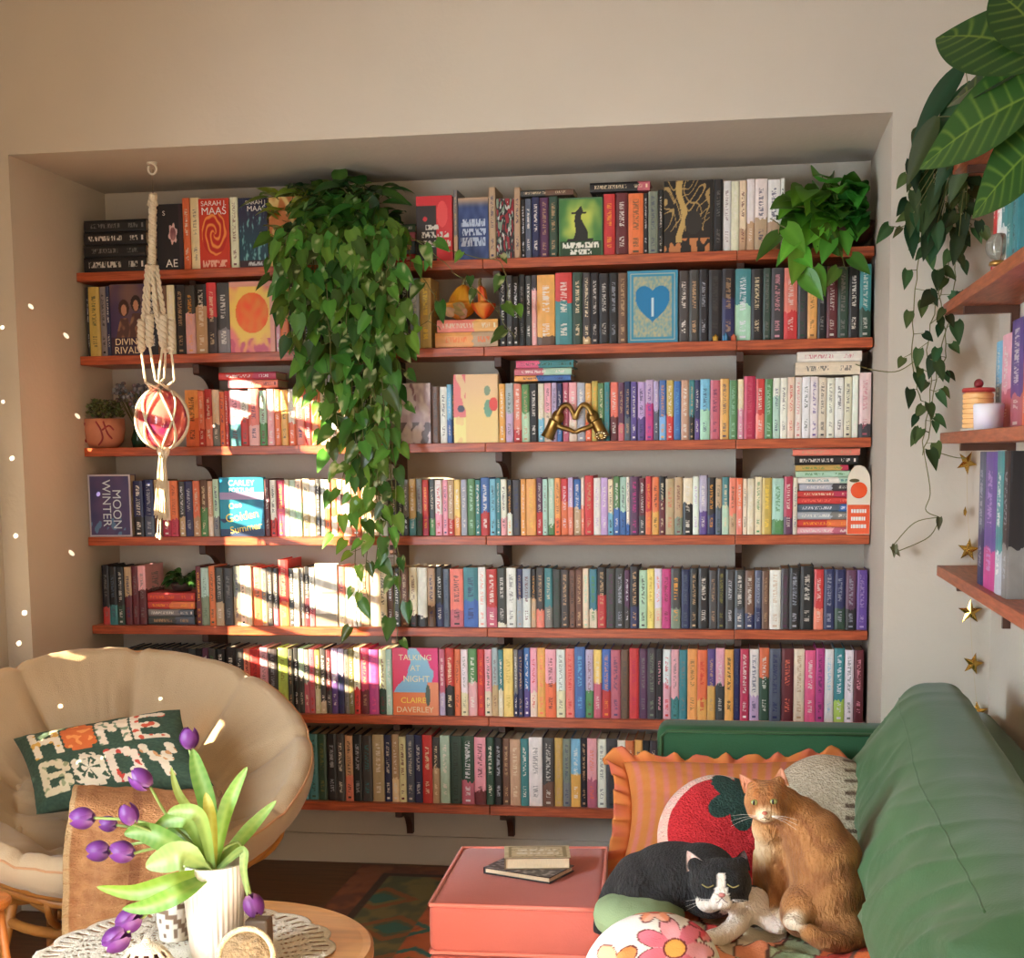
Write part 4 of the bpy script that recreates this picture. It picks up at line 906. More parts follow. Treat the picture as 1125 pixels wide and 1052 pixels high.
# ---- potted fern on the flat stack of the fifth shelf
fx = PY(196, 650, -.2); zf = zfern+.0006
fern = empty('small_fern', (fx.x, -.16, zf), 'small dark green fern standing on the red flat books, fifth shelf', 'plant')
b = MB(); b.lathe([(0, 0), (.032, 0), (.04, .022), (.038, .03), (.033, .03), (0, .026)], 24, (fx.x, -.16, zf)); b.build('pot', mat('dark_pot', (58, 46, 44), .5), fern, smooth=True)
b = MB()
for i in range(85):
    q = r.uniform(0, 6.28); d = Vector((math.cos(q)*.9, math.sin(q)*.6-.25, r.uniform(.15, .9))); l = r.uniform(.025, .05)
    c0 = Vector((fx.x, -.16, zf+.028)); tip = c0+d.normalized()*l
    leaf(b, tip, d+Vector((0, -.3, -.5)), (0, -.5, 1), .035, .016, gcol(r, (60, 98, 48), .4), .6, .3, 'lance', nl=5); b.tube([c0, tip], .0009, 3, 0, s2l((60, 90, 44)))
b.build('fronds', M_leaf, fern, smooth=True)
# ---- crystals by the navy book on the second shelf
for i, (px, c, lab) in enumerate(((786, (222, 176, 70), 'amber crystal leftmost of the row'), (797, (80, 140, 190), 'blue crystal between amber and rust crystals'), (806, (200, 96, 60), 'rust crystal rightmost of the row'))):
    q = PY(px, 372, -.256); b = MB(); h = .022+.004*(i == 1); n = 6
    b.lathe([(.0085, 0), (.009, h*.6), (.0005, h)], n, (0, 0, 0)); b.add([(.0085*math.cos(k*2*math.pi/n), .0085*math.sin(k*2*math.pi/n), 0) for k in range(n)], [tuple(range(n-1, -1, -1))])
    o = b.build('crystal', mat('crystal_'+('amber', 'blue', 'rust')[i], c, .15, spec=.8), loc=(q.x, -.2575, ZS[1]+.0006)); tag(o, lab+' before the dark books, second shelf', 'crystal', 'crystals on the second shelf')

# ------------------------------------------------------------------ shelves on the right wall
XF = 2.4446; ZR = [1.8762, 1.52, 1.1468, 2.235]; YE = -.775; YN = -2.35
M_rshelf = wood('right_shelf_wood', (186, 104, 70), (140, 70, 44), (12, 1.2, 12))
for i, z in enumerate(ZR):
    b = MB(); b.box(XF, XW-.001, YN, YE, z-.03, z)
    e = empty('wall_shelf', (XF+.08, -1.5, z-.03), f'{("second", "third", "lowest", "highest")[i]} of four short wood shelves on the right hand wall', 'shelf', 'right wall shelves')
    b.build('plank', M_rshelf, e, bevel=.002)
    for yy in (YE-.25, YN+.3):
        b = MB(); b.box(XF+.02, XW-.002, yy, yy-.02, z-.05, z-.0305); b.box(XW-.022, XW-.002, yy, yy-.02, z-.15, z-.05); b.build('bracket', M_brack, e)
def rbook(y0, y1, z, h, a, b2, split, ink, label, group, dep=.118, xo=.006):
    rr = random.Random(int(abs(y0)*991+z*37)); w_ = abs(y1-y0)-.0008
    vs, fs, mi = book_geo(w_, h, dep, w_ > .02, rr)
    o = bpy.data.objects.new('book', book_mesh([(vs, vs, fs, mi, jit(s2l(PAL[a]), rr, .05), jit(s2l(PAL[b2 or a]), rr, .05), ink_for(a, rr, ink), w_, h, rr.random(), split, .9, False)])); C.objects.link(o)
    o.matrix_world = Matrix.Translation((XF+.008+xo, (y0+y1)/2, z+.0005)) @ Matrix.Rotation(-math.pi/2, 4, 'Z')
    tag(o, label, 'book', group)
def rrow(y, z, g_, items, xo, dep):
    for (w_, h, a, b2, sp, ink, lab) in items:
        rbook(y, y-w_, z, h, a, b2, sp, ink, lab, g_, dep=dep, xo=xo); y -= w_+.001
rrow(-1.50, ZR[0], 'books on the upper right shelf', ((.05, .25, 'rd', 'pk', .3, 'wh', 'red book furthest back under the striped leaf plant, upper right'), (.06, .27, 'pk', 'wh', .5, 'rd', 'pale pink book between red and teal ones, upper right shelf'), (.07, .28, 'te', 'wh', .3, 'wh', 'teal book beside the pale pink one, upper right shelf'), (.07, .27, 'sk', 'te', .5, 'wh', 'sky blue book beside the teal one, upper right shelf'), (.06, .27, 'wh', 'te', .5, 'bk', 'white and teal book nearest the frame edge, upper right shelf')), .006, .12)
rrow(-1.10, ZR[1], 'books on the middle right shelf', ((.09, .225, 'sk', 'gy', .5, 'wh', 'blue grey book furthest back behind the ribbed jar'), (.13, .235, 'pk', 'rs', .4, 'wh', 'pink book between blue grey and purple ones, middle right shelf'), (.16, .26, 'pu', 'rs', .3, 'wh', 'purple book beside the pink one, middle right shelf'), (.07, .26, 'rd', 'om', .6, 'wh', 'red and orange book beside the purple one, middle right shelf'), (.07, .26, 'ol', 'am', .5, 'wh', 'olive book beside the red and orange one, middle right shelf'), (.07, .26, 'am', 'rd', .5, 'wh', 'amber book nearest the frame edge on the middle right shelf')), .085, .06)
rrow(-1.36, ZR[2], 'books on the lower right shelf', ((.09, .32, 'sl', 'nv', .4, 'si', 'tall slate blue book furthest back on the lower right shelf'), (.16, .32, 'pu', 'mg', .3, 'll', 'tall purple and magenta book on the lower right shelf'), (.09, .322, 'te', 'si', .3, 'wh', 'tall teal book between purple and black ones, lower right shelf'), (.08, .322, 'bk', 'gy', .35, 'si', 'tall black and grey book nearest the frame edge, lower right shelf')), .012, .12)
# jar of stacked wooden rings, a pale candle, red leaf and a glass ball
cj = Vector((XF+.0425, -1.17, ZR[1]+.0006)); 
jar = empty('ribbed_jar', cj, 'honey coloured ribbed jar on a white dish, middle right shelf', 'jar')
b = MB(); pr = [(0, .006)]
for i in range(7): pr += [(.036, .007+i*.0125), (.0385, .010+i*.0125), (.0385, .0165+i*.0125), (.036, .0192+i*.0125)]
pr += [(.032, .097), (0, .097)]; b.lathe(pr, 32, cj); b.build('body', mat('honey_ribbed_wood', (236, 184, 120), .45), jar, smooth=False)
b = MB(); b.lathe([(0, 0), (.042, 0), (.043, .005), (0, .006)], 32, cj); b.build('dish', mat('white_dish', (222, 216, 204), .4), jar, smooth=True)
b = MB(); b.lathe([(0, .0975), (.040, .0975), (.041, .104), (.038, .108), (0, .108)], 32, cj); b.build('lid', mat('red_lid', (176, 58, 52), .5), jar, smooth=True)
b = MB(); b.ball(cj+Vector((0, 0, .119)), (.012, .012, .012), 12, 8); b.build('knob', mat('dark_red_knob', (130, 30, 34), .4), jar, smooth=True)
b = MB(); b.lathe([(0, 0), (.034, 0), (.037, .06), (.034, .064), (0, .062)], 28, (0, 0, 0)); o = b.build('candle', mat('pale_wax', (222, 216, 220), .5, sub=.2), loc=(XF+.045, -1.32, ZR[1]+.0006), smooth=True)
tag(o, 'pale white candle beside the honey ribbed jar, middle right shelf', 'candle')
b = MB(); leaf(b, (0, 0, 0), (.1, .25, 1), (-1, 0, .2), .06, .04, s2l((190, 24, 40)), .15, .3, 'lance', nl=9); b.lathe([(0, -.002), (.012, -.002), (.012, .004), (0, .006)], 12, (0, 0, 0))
o = b.build('red_leaf_ornament', mat('red_enamel', None, .35), loc=(XF+.03, -1.44, ZR[0]+.0026), smooth=True); tag(o, 'small red leaf shaped ornament on the upper right shelf edge', 'ornament')
b = MB(); b.ball((0, 0, .03), .03, 24, 16); o = b.build('glass_ball', mat('clear_glass_ball', (200, 206, 200), .06, trans=.85), loc=(XF+.005, -1.66, ZR[0]+.0105), smooth=True); tag(o, 'clear glass ball before the red books, upper right shelf', 'ball')
b = MB(); b.lathe([(.012, 0), (.022, 0), (.02, .008), (.014, .01)], 20, (0, 0, 0)); s_ = b.build('ring_stand', mat('brass_ring', (170, 130, 70), .3, metal=.8), loc=(0, 0, -.010), smooth=True); s_.parent = o

# ---- striped big-leaf plant in terracotta, and a trailing plant
r = random.Random(31)
pp = Vector((2.53, -2.0, ZR[3]+.0006))
big = empty('striped_leaf_plant', pp, 'big leaved plant with pale striped veins in terracotta pot, upper right', 'plant')
b = MB(); b.lathe([(0, 0), (.045, 0), (.062, .115), (.068, .115), (.069, .14), (.062, .14), (.058, .12), (0, .12)], 32, pp); b.build('pot', M_terra, big, smooth=True)
b = MB(); vb = MB(); t0 = pp+Vector((0, 0, .13)); vc = s2l((122, 148, 60))
for (tx, ty, ttY, bx_, by_, bY, wd, col) in ((1028, 42, -1.85, 1158, 66, -2.02, .165, (42, 80, 36)), (1010, 186, -1.88, 1152, 96, -2.04, .165, (50, 88, 38)), (1068, 240, -1.94, 1160, 140, -2.06, .135, (48, 84, 36)), (1090, -10, -1.92, 1160, 60, -2.0, .12, (44, 78, 36)), (1040, 118, -1.80, 1120, 78, -1.98, .09, (38, 66, 36))):
    a_, t_ = PY(bx_, by_, bY), PY(tx, ty, ttY); dr_ = .34; lf_ = (t_-a_).length
    for _ in range(3):
        ang = dr_*.75; dv = ((t_-a_)+Vector((0, 0, lf_*math.sin(ang)*.9)))/math.cos(ang); lf_ = dv.length
    leaf(b, a_, dv, (-.35, -1, .55), lf_, wd*1.2, s2l(col), dr_, .12, 'lance', vein=vc, nl=96)
    vb.tube(vine_path([t0, (t0+a_)/2+Vector((0, 0, .05)), a_], 8), .003, 6)
b.build('foliage', M_leaf, big, smooth=True); vb.build('stalk', M_vine, big, smooth=True)
tr0 = Vector((2.49, -.90, ZR[3]+.0006))
trl = empty('trailing_plant', tr0, 'dark heart leaved plant trailing down beside the upper right shelves', 'plant')
b = MB(); b.lathe([(0, 0), (.03, 0), (.038, .06), (.035, .06), (0, .052)], 24, tr0); b.build('pot', mat('grey_stone_pot', (120, 112, 104), .7), trl, smooth=True)
fol = MB(); vin = MB(); base_ = (58, 82, 46); t1 = tr0+Vector((0, 0, .055))
for (pts, sz, dn) in (([(1052, 250), (1040, 300), (1020, 370), (1022, 430), (1012, 500)], .044, .032), ([(1060, 240), (1050, 290), (1045, 340), (1030, 400), (1022, 470), (1015, 496)], .043, .034),
   ([(1035, 210), (1015, 250), (1008, 300), (1002, 380), (1010, 440)], .042, .034), ([(1020, 150), (1010, 200), (1020, 260), (1032, 330), (1040, 380), (1030, 415)], .046, .034), ([(1050, 215), (1065, 245), (1070, 255)], .05, .035), ([(1022, 175), (1002, 215), (996, 245), (984, 250)], .05, .05)):
    p_ = vine_path([t1]+[PY(x, y, -.80) for (x, y) in pts], 34, r, .004); p_ = [clampy(q, -.745) for q in p_]
    hang_leaves(p_, r, sz, dn, base_, ymax=-.745); vin.tube(p_, .0015, 5)
for i in range(46):
    q = PY(r.uniform(1000, 1062), r.uniform(130, 260), -.84+r.uniform(-.03, .04)); s_ = r.uniform(.05, .09)
    leaf(fol, q, (r.uniform(-.6, .3), -.2, -1), (r.uniform(-.3, .3), -1, .3), s_, s_*.6, gcol(r, (50, 78, 46), .3), .3, .25); vin.tube([t1, (t1+q)/2+Vector((0, 0, .04)), q], .0012, 4)
for (tx, ty, bx_, by_) in ((1006, 150, 1060, 70), (1018, 178, 1068, 90), (1030, 205, 1070, 120), (1046, 215, 1074, 140), (1000, 196, 1030, 128)):
    a_, t_ = PY(bx_, by_, -.93), PY(tx, ty, -.90); leaf(fol, a_, t_-a_+Vector((0, 0, .02)), (-.3, -1, .4), (t_-a_).length*1.02, .062, gcol(r, (52, 84, 48), .2), .2, .2, 'lance', nl=10); vin.tube([t1, (t1+a_)/2+Vector((0, -.01, .03)), a_], .0013, 4)
for pts in ([(1015, 496), (1022, 540), (1017, 560), (1032, 568)], [(1032, 568), (1005, 574), (982, 598)], [(1032, 570), (1020, 590), (985, 606)], [(1006, 396), (985, 408), (958, 406), (940, 400)], [(1028, 496), (1048, 502), (1060, 503)]):
    vin.tube([clampy(q, -.73) for q in vine_path([PY(x, y, -.775) for (x, y) in pts], 14)], .0014, 5)
for (x, y) in ((1032, 568), (983, 598), (980, 600), (990, 250)): leaf(fol, PY(x, y, -.778), (r.uniform(-1, 1), -.2, -1), (0, -1, .3), .035, .02, gcol(r, (80, 84, 50), .2), .2, .4)
fol.build('foliage', M_leaf, trl, smooth=True); vin.build('vine', M_vine, trl, smooth=True)
# ---- star garland on the wall
M_star = mat('gold_star_foil', (204, 164, 78), .25, metal=.85)
gar = empty('star_garland', PY(1066, 500, -.735), 'string of gold foil stars hanging on the wall by the right shelves', 'garland')
pts = [PY(x, y, -.735) for (x, y) in ((1060, 470), (1062, 508), (1063, 560), (1066, 612), (1066, 672), (1069, 729), (1074, 782), (1075, 800))]
b = MB(); b.tube(vine_path(pts, 30), .0008, 4); b.build('string', mat('garland_thread', (200, 180, 140), .6), gar)
for i, (px, py, s_, tw, ti) in enumerate(((1062, 508, .036, .5, .5), (1060, 562, .016, 1.2, .2), (1064, 604, .034, -.5, .1), (1066, 672, .036, 0, 0), (1069, 729, .034, .3, .25), (1074, 782, .032, -.2, -.1))):
    q = PY(px, py, -.737); b = MB(); k = 10
    ring = [(s_*(1 if j % 2 == 0 else .40)*math.sin(j*math.pi/5+ti), 0, s_*(1 if j % 2 == 0 else .40)*math.cos(j*math.pi/5+ti)) for j in range(k)]
    b.add([(0, -.006, 0)]+ring+[(0, .004, 0)], [(0, 1+(j+1) % k, 1+j) for j in range(k)]+[(k+1, 1+j, 1+(j+1) % k) for j in range(k)])
    o = b.build('star', M_star, loc=q); o.rotation_euler = (0, 0, tw); o.parent = gar; o.matrix_parent_inverse = Matrix.Translation(gar.location).inverted()
# ------------------------------------------------------------------ rug
M_fab = mat('woven_fabric', None, .9, bump=.25, bscale=420, sheen=.15)
RX0, RX1, RY0, RY1 = .55, 1.95, -2.6, -.06
def rugcol(u, v):
    x, y = RX0+(RX1-RX0)*u, RY0+(RY1-RY0)*v
    n = mnoise.noise(Vector((x*9, y*9, 1)))+.5*mnoise.noise(Vector((x*34, y*20, 4)))
    e = min(x-RX0, RX1-x, y-RY0, RY1-y)
    if e < .10: return s2l(mix((150, 86, 54), (112, 64, 46), sm(-.3, .4, n)))
    if .10 < e < .13: return s2l((60, 44, 34))
    gx, gy = (x*3.1+.35*math.floor(y*3.3)) % 1, (y*3.3) % 1
    m_ = abs(gx-.5)+abs(gy-.5)
    c = mix((206, 112, 62), (168, 84, 50), sm(-.4, .4, n))
    if e < .34:
        c = mix((128, 124, 74), (88, 100, 72), sm(-.3, .3, n))
        if abs(m_-.36) < .07: c = (150, 96, 54)
        if m_ < .2: c = (36, 112, 102)
    else:
        if abs(m_-.4) < .06: c = (44, 118, 108)
        if m_ < .16: c = (120, 110, 62)
        if n > .35: c = mix(c, (190, 120, 70), .6)
    return s2l(c)
b = MB(); b.grid(200, 300, lambda u, v: (RX0+(RX1-RX0)*u, RY0+(RY1-RY0)*v, .007+.0006*mnoise.noise(Vector((u*40, v*60, 0)))), 0, rugcol)
b.box(RX0, RX1, RY0, RY1, .0005, .005, 0, s2l((70, 46, 34)))
o = b.build('rug', M_fab); tag(o, 'rust and teal patterned rug lying on the floor before the alcove', 'rug')

# ------------------------------------------------------------------ papasan chair
M_rattan = mat('honey_rattan', (206, 138, 66), .4, bump=.15, bscale=60, var=.3, vscale=14)
M_cush = mat('beige_canvas', (196, 170, 136), .9, bump=.25, bscale=330, sheen=.2, var=.06, vscale=5)
Cc = PY(128, 838, -1.28); RR = .485; el, az = R(66), .45
n3 = Vector((math.cos(el)*math.sin(az), -math.cos(el)*math.cos(az), math.sin(el))); e1 = Vector((0, 0, 1)).cross(n3).normalized(); e2 = n3.cross(e1)
def CL(a, b_, c): return Cc+e1*a+e2*b_+n3*c
pap = empty('papasan_chair', (Cc.x, Cc.y, 0), 'round rattan bowl chair with a tufted beige cushion by the left wall', 'chair')
b = MB(); ring = lambda rr, h, k=48: [CL(rr*math.cos(i*2*math.pi/k), rr*math.sin(i*2*math.pi/k), h) for i in range(k+1)]
b.tube(ring(RR*1.0, -.075), .019, 10, cap=False); b.tube(ring(RR*.985, -.112), .014, 10, cap=False)
b.build('rim', M_rattan, pap, smooth=True)
b = MB()
for k in range(12):
    a = k*math.pi/6+.1
    b.tube([CL(RR*math.cos(a)*math.cos(t), RR*math.sin(a)*math.cos(t), -.11-.27*math.sin(t)) for t in [i*math.pi/2/10 for i in range(9)]], .010, 7)
b.tube(ring(RR*.62, -.11-.27*.785), .012, 8, cap=False); b.tube(ring(RR*.2, -.11-.262), .012, 8, cap=False)
b.build('bowl_frame', M_rattan, pap, smooth=True)
bx_, by_ = Cc.x-.03, Cc.y+.02; lowz = .19
b = MB(); b.tube([(bx_+.30*math.cos(t), by_+.30*math.sin(t), lowz+.03) for t in [i*math.pi/18 for i in range(37)]], .015, 8, cap=False); b.build('base_ring', M_rattan, pap, smooth=True)
for a in (R(225), R(300), R(35), R(130)):
    b = MB(); top = Vector((bx_+.27*math.cos(a), by_+.27*math.sin(a), .36 if math.sin(a) < 0 else .50)); foot = Vector((bx_+.36*math.cos(a), by_+.36*math.sin(a), .006))
    b.tube([foot, foot*.5+top*.5, top], .016, 10); lg = b.build('leg', M_rattan, pap, smooth=True)
fl_ = PY(57, 1000, -1.50); ft = PY(63, 962, -1.50)
b = MB(); b.tube([Vector((fl_.x-.012, -1.5, .006)), fl_, ft, ft+Vector((.01, .05, .06))], .015, 10); lg = b.build('leg', mat('brown_cane', (170, 108, 58), .45, var=.3, vscale=12), pap, smooth=True)
b = MB(); b.ball(ft+Vector((0, -.004, -.012)), (.02, .02, .024), 12, 8); q = b.build('binding', mat('yellow_binding', (226, 176, 74), .6), smooth=True); q.parent = lg
K = 9
def cush(s, th):
    """s 0..1 inside face, 1..1.6 rolled edge"""
    rad = 1.05*RR
    if s <= 1:
        rr = rad*s; h = -.27*(1-min(1, s*1.02)**2.2)+.05
        tt = 0
    else:
        q = (s-1)/.6*math.pi; rr = rad+.055*math.sin(q)-.02*(1-math.cos(q)); h = .05-.062*(1-math.cos(q))
    a = th*2*math.pi
    ph = (a*K/(2*math.pi)+(.5 if s < .55 else 0)) % 1; dth = min(ph, 1-ph)*2*math.pi/K*max(.12, s)*RR
    if s < .2: dth = 9
    c1 = 1-math.exp(-(dth/(.036-.016*sm(.5, 1, s)))**1.2)
    dr_ = min(abs(s-.56), abs(s-.2)*1.5 if s < .4 else 9)*RR
    c2 = 1-math.exp(-(dr_/.04)**1.3)
    if s > 1: c2 = 1
    pf = c1*(.35+.65*c2) if s < 1.02 else c1
    fade = 1 if s < 1 else max(.25, 1-(s-1)*1.1)
    am = (.064+.012*sm(.5, .25, s))*(1-.72*sm(.66, .98, s))
    h += am*pf if s <= 1.0 else am*pf*math.cos(min(1, (s-1)/.3)*math.pi/2)
    rr += .004*c1*max(0, min(1, (s-.8)/.3))
    wr = .008*mnoise.noise(Vector((math.cos(a)*4, math.sin(a)*4, s*3)))+.007*math.exp(-dth/.07)*mnoise.noise(Vector((a*22, s*4, 2)))+.004*sm(.75, 1.0, s)*mnoise.noise(Vector((a*14, s*1.5, 8)))
    h += wr
    return CL(rr*math.cos(a), rr*math.sin(a), h)
b = MB(); b.grid(300, 110, lambda u, v: cush(.01+v*1.59, u), wrapu=True); cu_ = b.build('seat_cushion', M_cush, pap, smooth=True)
b = MB(); b.tube([Vector(cush(1.14, i/120))+n3*.002 for i in range(121)], .0035, 6, cap=False); q = b.build('piping', mat('tan_piping', (196, 146, 104), .8), smooth=True); q.parent = cu_
for k in range(K):
    a = (k+.5*0)*2*math.pi/K
    b = MB(); p_ = CL(.56*1.05*RR*math.cos(a), .56*1.05*RR*math.sin(a), -.27*(1-(.57)**2.2)+.058); b.ball(p_, .012, 10, 6)
    q = b.build('button', M_cush, smooth=True); q.parent = cu_
def pillow4(c, U, V, t, fn, nu=64, nv=64, pinch=.07, name='front', back=None, seed=0, wr=.004, power=.55):
    c, U, V = Vector(c), Vector(U), Vector(V); n = U.cross(V).normalized(); b = MB()
    def pos(u, v, sg):
        x, y = 2*u-1, 2*v-1
        px, py = x*(1-pinch*(1-y*y)), y*(1-pinch*(1-x*x))
        pr = max(0, (1-x**4)*(1-y**4))**power
        w_ = wr*mnoise.noise(Vector((x*3+seed, y*3, sg)))*(.4+pr)+wr*.6*mnoise.noise(Vector((x*8, y*8+seed, sg)))
        return c+U*(px*.5)+V*(py*.5)+n*(sg*(t*.5*pr)+w_*(1 if pr > .02 else 0))
    b.grid(nu, nv, lambda u, v: pos(u, v, 1), 0, lambda u, v: s2l(fn(u, v)))
    k = len(b.v); b.grid(nu//2, nv//2, lambda u, v: pos(1-u, v, -1), 0, lambda u, v: s2l((back or fn)(1-u, v)))
    return b, pos
# lettered pillow in the bowl
FONT = dict(H='10001 10001 10001 11111 10001 10001 10001', O='01110 11111 11111 11111 11111 11111 01110', M='10001 11011 11111 10101 10001 10001 10001', E='11111 10000 10000 11110 10000 10000 11111',
 B='11110 10011 10001 11110 10001 10011 11110', D='11110 10011 10001 10001 10001 10011 11110', Y='10001 10001 01010 01110 00100 00100 00100')
def glyph(ch, x, y):
    rows = FONT[ch].split()
    # thick rounded strokes: nearest set cell within a radius
    gx, gy = x*5, (1-y)*7
    for j in range(7):
        for i in range(5):
            if rows[j][i] == '1' and math.hypot((gx-i-.5)*1.0, (gy-j-.5)) < .74: return True
    return False
def home(u, v):
    c = mix((46, 66, 52), (60, 82, 62), .5+mnoise.noise(Vector((u*60, v*60, 0))))
    for row, word in ((0, 'HOME'), (1, 'BODY')):
        y0_ = .53 if row == 0 else .08
        if y0_ < v < y0_+.40:
            for i, ch in enumerate(word):
                x0_ = .10+i*.212
                if x0_-.01 < u < x0_+.20:
                    x, y = (u-x0_)/.185, (v-y0_)/.38
                    if glyph(ch, x, y):
                        base = [(226, 206, 176), (214, 106, 50), (226, 204, 176), (228, 208, 182), (214, 196, 160), (222, 206, 178), (226, 204, 180), (224, 206, 178)][row*4+i]
                        f_ = mnoise.noise(Vector((u*24, v*16, row+2)))
                        acc = [(214, 160, 70), (236, 150, 80), (120, 134, 104), (206, 84, 56), (150, 150, 110), (58, 78, 58), (196, 66, 50), (200, 140, 90)][row*4+i]
                        if ch == 'O' and row == 1 and abs(math.sin(2.5*math.atan2(y-.5, x-.5))) < .34 and math.hypot(x-.5, y-.5) < .36: return (58, 78, 58)
                        return acc if f_ > .22 else base
    return c
hp_c = PY(120, 836, -1.36); Uv = PY(212, 818, -1.36)-PY(24, 850, -1.33); Vv = PY(106, 800, -1.24)-PY(136, 880, -1.46)
pb, _ = pillow4(hp_c, Uv, Vv*1.04, .12, home, 230, 170, seed=3, back=lambda u, v: (48, 66, 52))
o = pb.build('green_pillow', mat('printed_pillow', None, .9, bump=.2, bscale=380), smooth=True)
tag(o, 'dark green pillow lettered HOME BODY lying in the beige bowl chair', 'pillow')
# tan throw hanging over the front of the bowl
r = random.Random(77)
Lp = [PY(92, 862, -1.50), PY(80, 864, -1.62), PY(75, 880, -1.785), PY(72, 915, -1.835), PY(69, 960, -1.845), PY(67, 1010, -1.845), PY(66, 1090, -1.845)]
Rp = [PY(214, 868, -1.50), PY(230, 874, -1.62), PY(238, 892, -1.775), PY(238, 925, -1.82), PY(236, 965, -1.83), PY(233, 1015, -1.83), PY(230, 1095, -1.83)]
La, Ra = vine_path(Lp, 70), vine_path(Rp, 70)
def throwf(u, v):
    i = min(69, int(v*70)); f_ = v*70-i; p_ = La[i].lerp(La[i+1], f_).lerp(Ra[i].lerp(Ra[i+1], f_), u)
    fold = .022*math.sin(u*15+2.6*mnoise.noise(Vector((u*2, v*2, 3))))*(.25+v)+.008*mnoise.noise(Vector((u*8, v*6, 1)))
    return p_+Vector((.004*mnoise.noise(Vector((v*9, u, 7))), fold, .004*mnoise.noise(Vector((u*9, v*9, 2)))))
def throwc(u, v):
    band = 1 if (v*17 % 1) < .09 else 0
    c = mix((206, 146, 94), (180, 118, 72), .5+.9*mnoise.noise(Vector((u*14, v*30, 5))))
    if u < .03: c = (226, 190, 140)
    c = mix(c, (224, 172, 120), .5*max(0, mnoise.noise(Vector((u*70, v*110, 2)))))
    if .44 < u < .5 or u > .9: c = mix(c, (146, 84, 54), .45)
    return s2l(mix(c, (206, 150, 100), .5*band))
b = MB(); b.grid(110, 140, throwf, 0, throwc); k = len(b.v)
b.grid(60, 70, lambda u, v: throwf(1-u, v)+Vector((0, .008, -.004)), 0, lambda u, v: throwc(1-u, v))
o = b.build('throw_blanket', mat('loose_weave', None, .95, bump=1.0, bscale=150, stretch=(1, 1, 2.2)), smooth=True)
tag(o, 'tan woven throw blanket draped over the bowl chair front edge', 'blanket')
# a stool edge at the far left
q = PZ(-22, 990, .40); st = empty('side_stool', (q.x, q.y, 0), 'small orange wood round stool at the left frame edge', 'stool')
M_stool = mat('orange_stool_wood', (224, 134, 62), .4, var=.25, vscale=9, stretch=(1, 6, 1))
b = MB(); b.lathe([(0, 0), (.068, 0), (.074, .008), (.074, .018), (.068, .024), (0, .024)], 36, (q.x, q.y, .385)); b.build('seat', M_stool, st, smooth=False)
for k in range(3):
    a = k*2.094+.4; b = MB(); b.tube([(q.x+.045*math.cos(a), q.y+.045*math.sin(a), .384), (q.x+.075*math.cos(a), q.y+.075*math.sin(a), .004)], .010, 10); b.build('leg', M_stool, st, smooth=True)

# ------------------------------------------------------------------ round table with lace and flowers
TC = Vector((.77, -2.215, 0)); TZ = .43; TR = .355
tab = empty('round_table', TC, 'round honey wood side table under a lace doily, lower left', 'table')
b = MB(); b.lathe([(0, -.03), (TR-.02, -.03), (TR, -.022), (TR, -.012), (TR-.005, -.008), (TR, -.003), (TR-.006, .002), (TR-.022, 0), (0, 0)], 72, TC+Vector((0, 0, TZ))); b.build('table_top', mat('honey_table_wood', (208, 146, 82), .35, var=.3, vscale=6, stretch=(1, 7, 1), bump=.04), tab, smooth=False)
b = MB(); b.lathe([(.02, .004), (.20, .004), (.19, .03), (.13, .12), (.12, .24), (.15, .36), (.22, .415), (.02, .417)], 40, TC); b.build('pedestal', M_rattan, tab, smooth=True)
# lace doily, with real holes
DC = PZ(205, 1046, TZ); DR = (PZ(362, 1028, TZ)-DC).length
def edge_r(a): return 1+.055*abs(math.sin(a*8))**.7-.03
b = MB(); NR, NA = 64, 360; vs = []; idx = {}
for j in range(NR+1):
    for i in range(NA):
        a = i*2*math.pi/NA; rr = DR*j/NR*edge_r(a) if j > NR*.6 else DR*j/NR*(1+(edge_r(a)-1)*(j/NR/.6)**3*.5)
        x, y = DC.x+rr*math.cos(a), DC.y+rr*math.sin(a)
        d = math.hypot(x-TC.x, y-TC.y); z = TZ+.0032+.0012*mnoise.noise(Vector((x*40, y*40, 0)))
        if d > TR: 
            ov = d-TR; z -= min(ov*1.6, .12)+.0; k_ = (TR+.010+min(ov, .02)*.5)/d; x, y = TC.x+(x-TC.x)*k_, TC.y+(y-TC.y)*k_
        vs.append((x, y, z))
fs = []
for j in range(NR):
    for i in range(NA):
        a = i*2*math.pi/NA; t = j/NR; hole = False
        if .12 < t < .3: hole = math.sin(a*20) > .35 and math.sin(t*110) > -.2
        elif .34 < t < .58: hole = math.sin(a*32+t*40) > .45 and math.sin(t*130) > -.1
        elif .62 < t < .8: hole = math.sin(a*44-t*30) > .5 and math.sin(t*150) > -.2
        elif .84 < t < .95: hole = math.sin(a*60) > .45
        if not hole: fs.append((j*NA+i, (j+1)*NA+i, (j+1)*NA+(i+1) % NA, j*NA+(i+1) % NA))
b.add(vs, fs); o = b.build('lace_doily', mat('cream_lace', (236, 224, 202), .95, bump=.8, bscale=220), smooth=True)
so = o.modifiers.new('thick', 'SOLIDIFY'); so.thickness = .0018; so.offset = 0
tag(o, 'cream crocheted lace doily spread over the round table', 'doily')
ZT = TZ+.0062
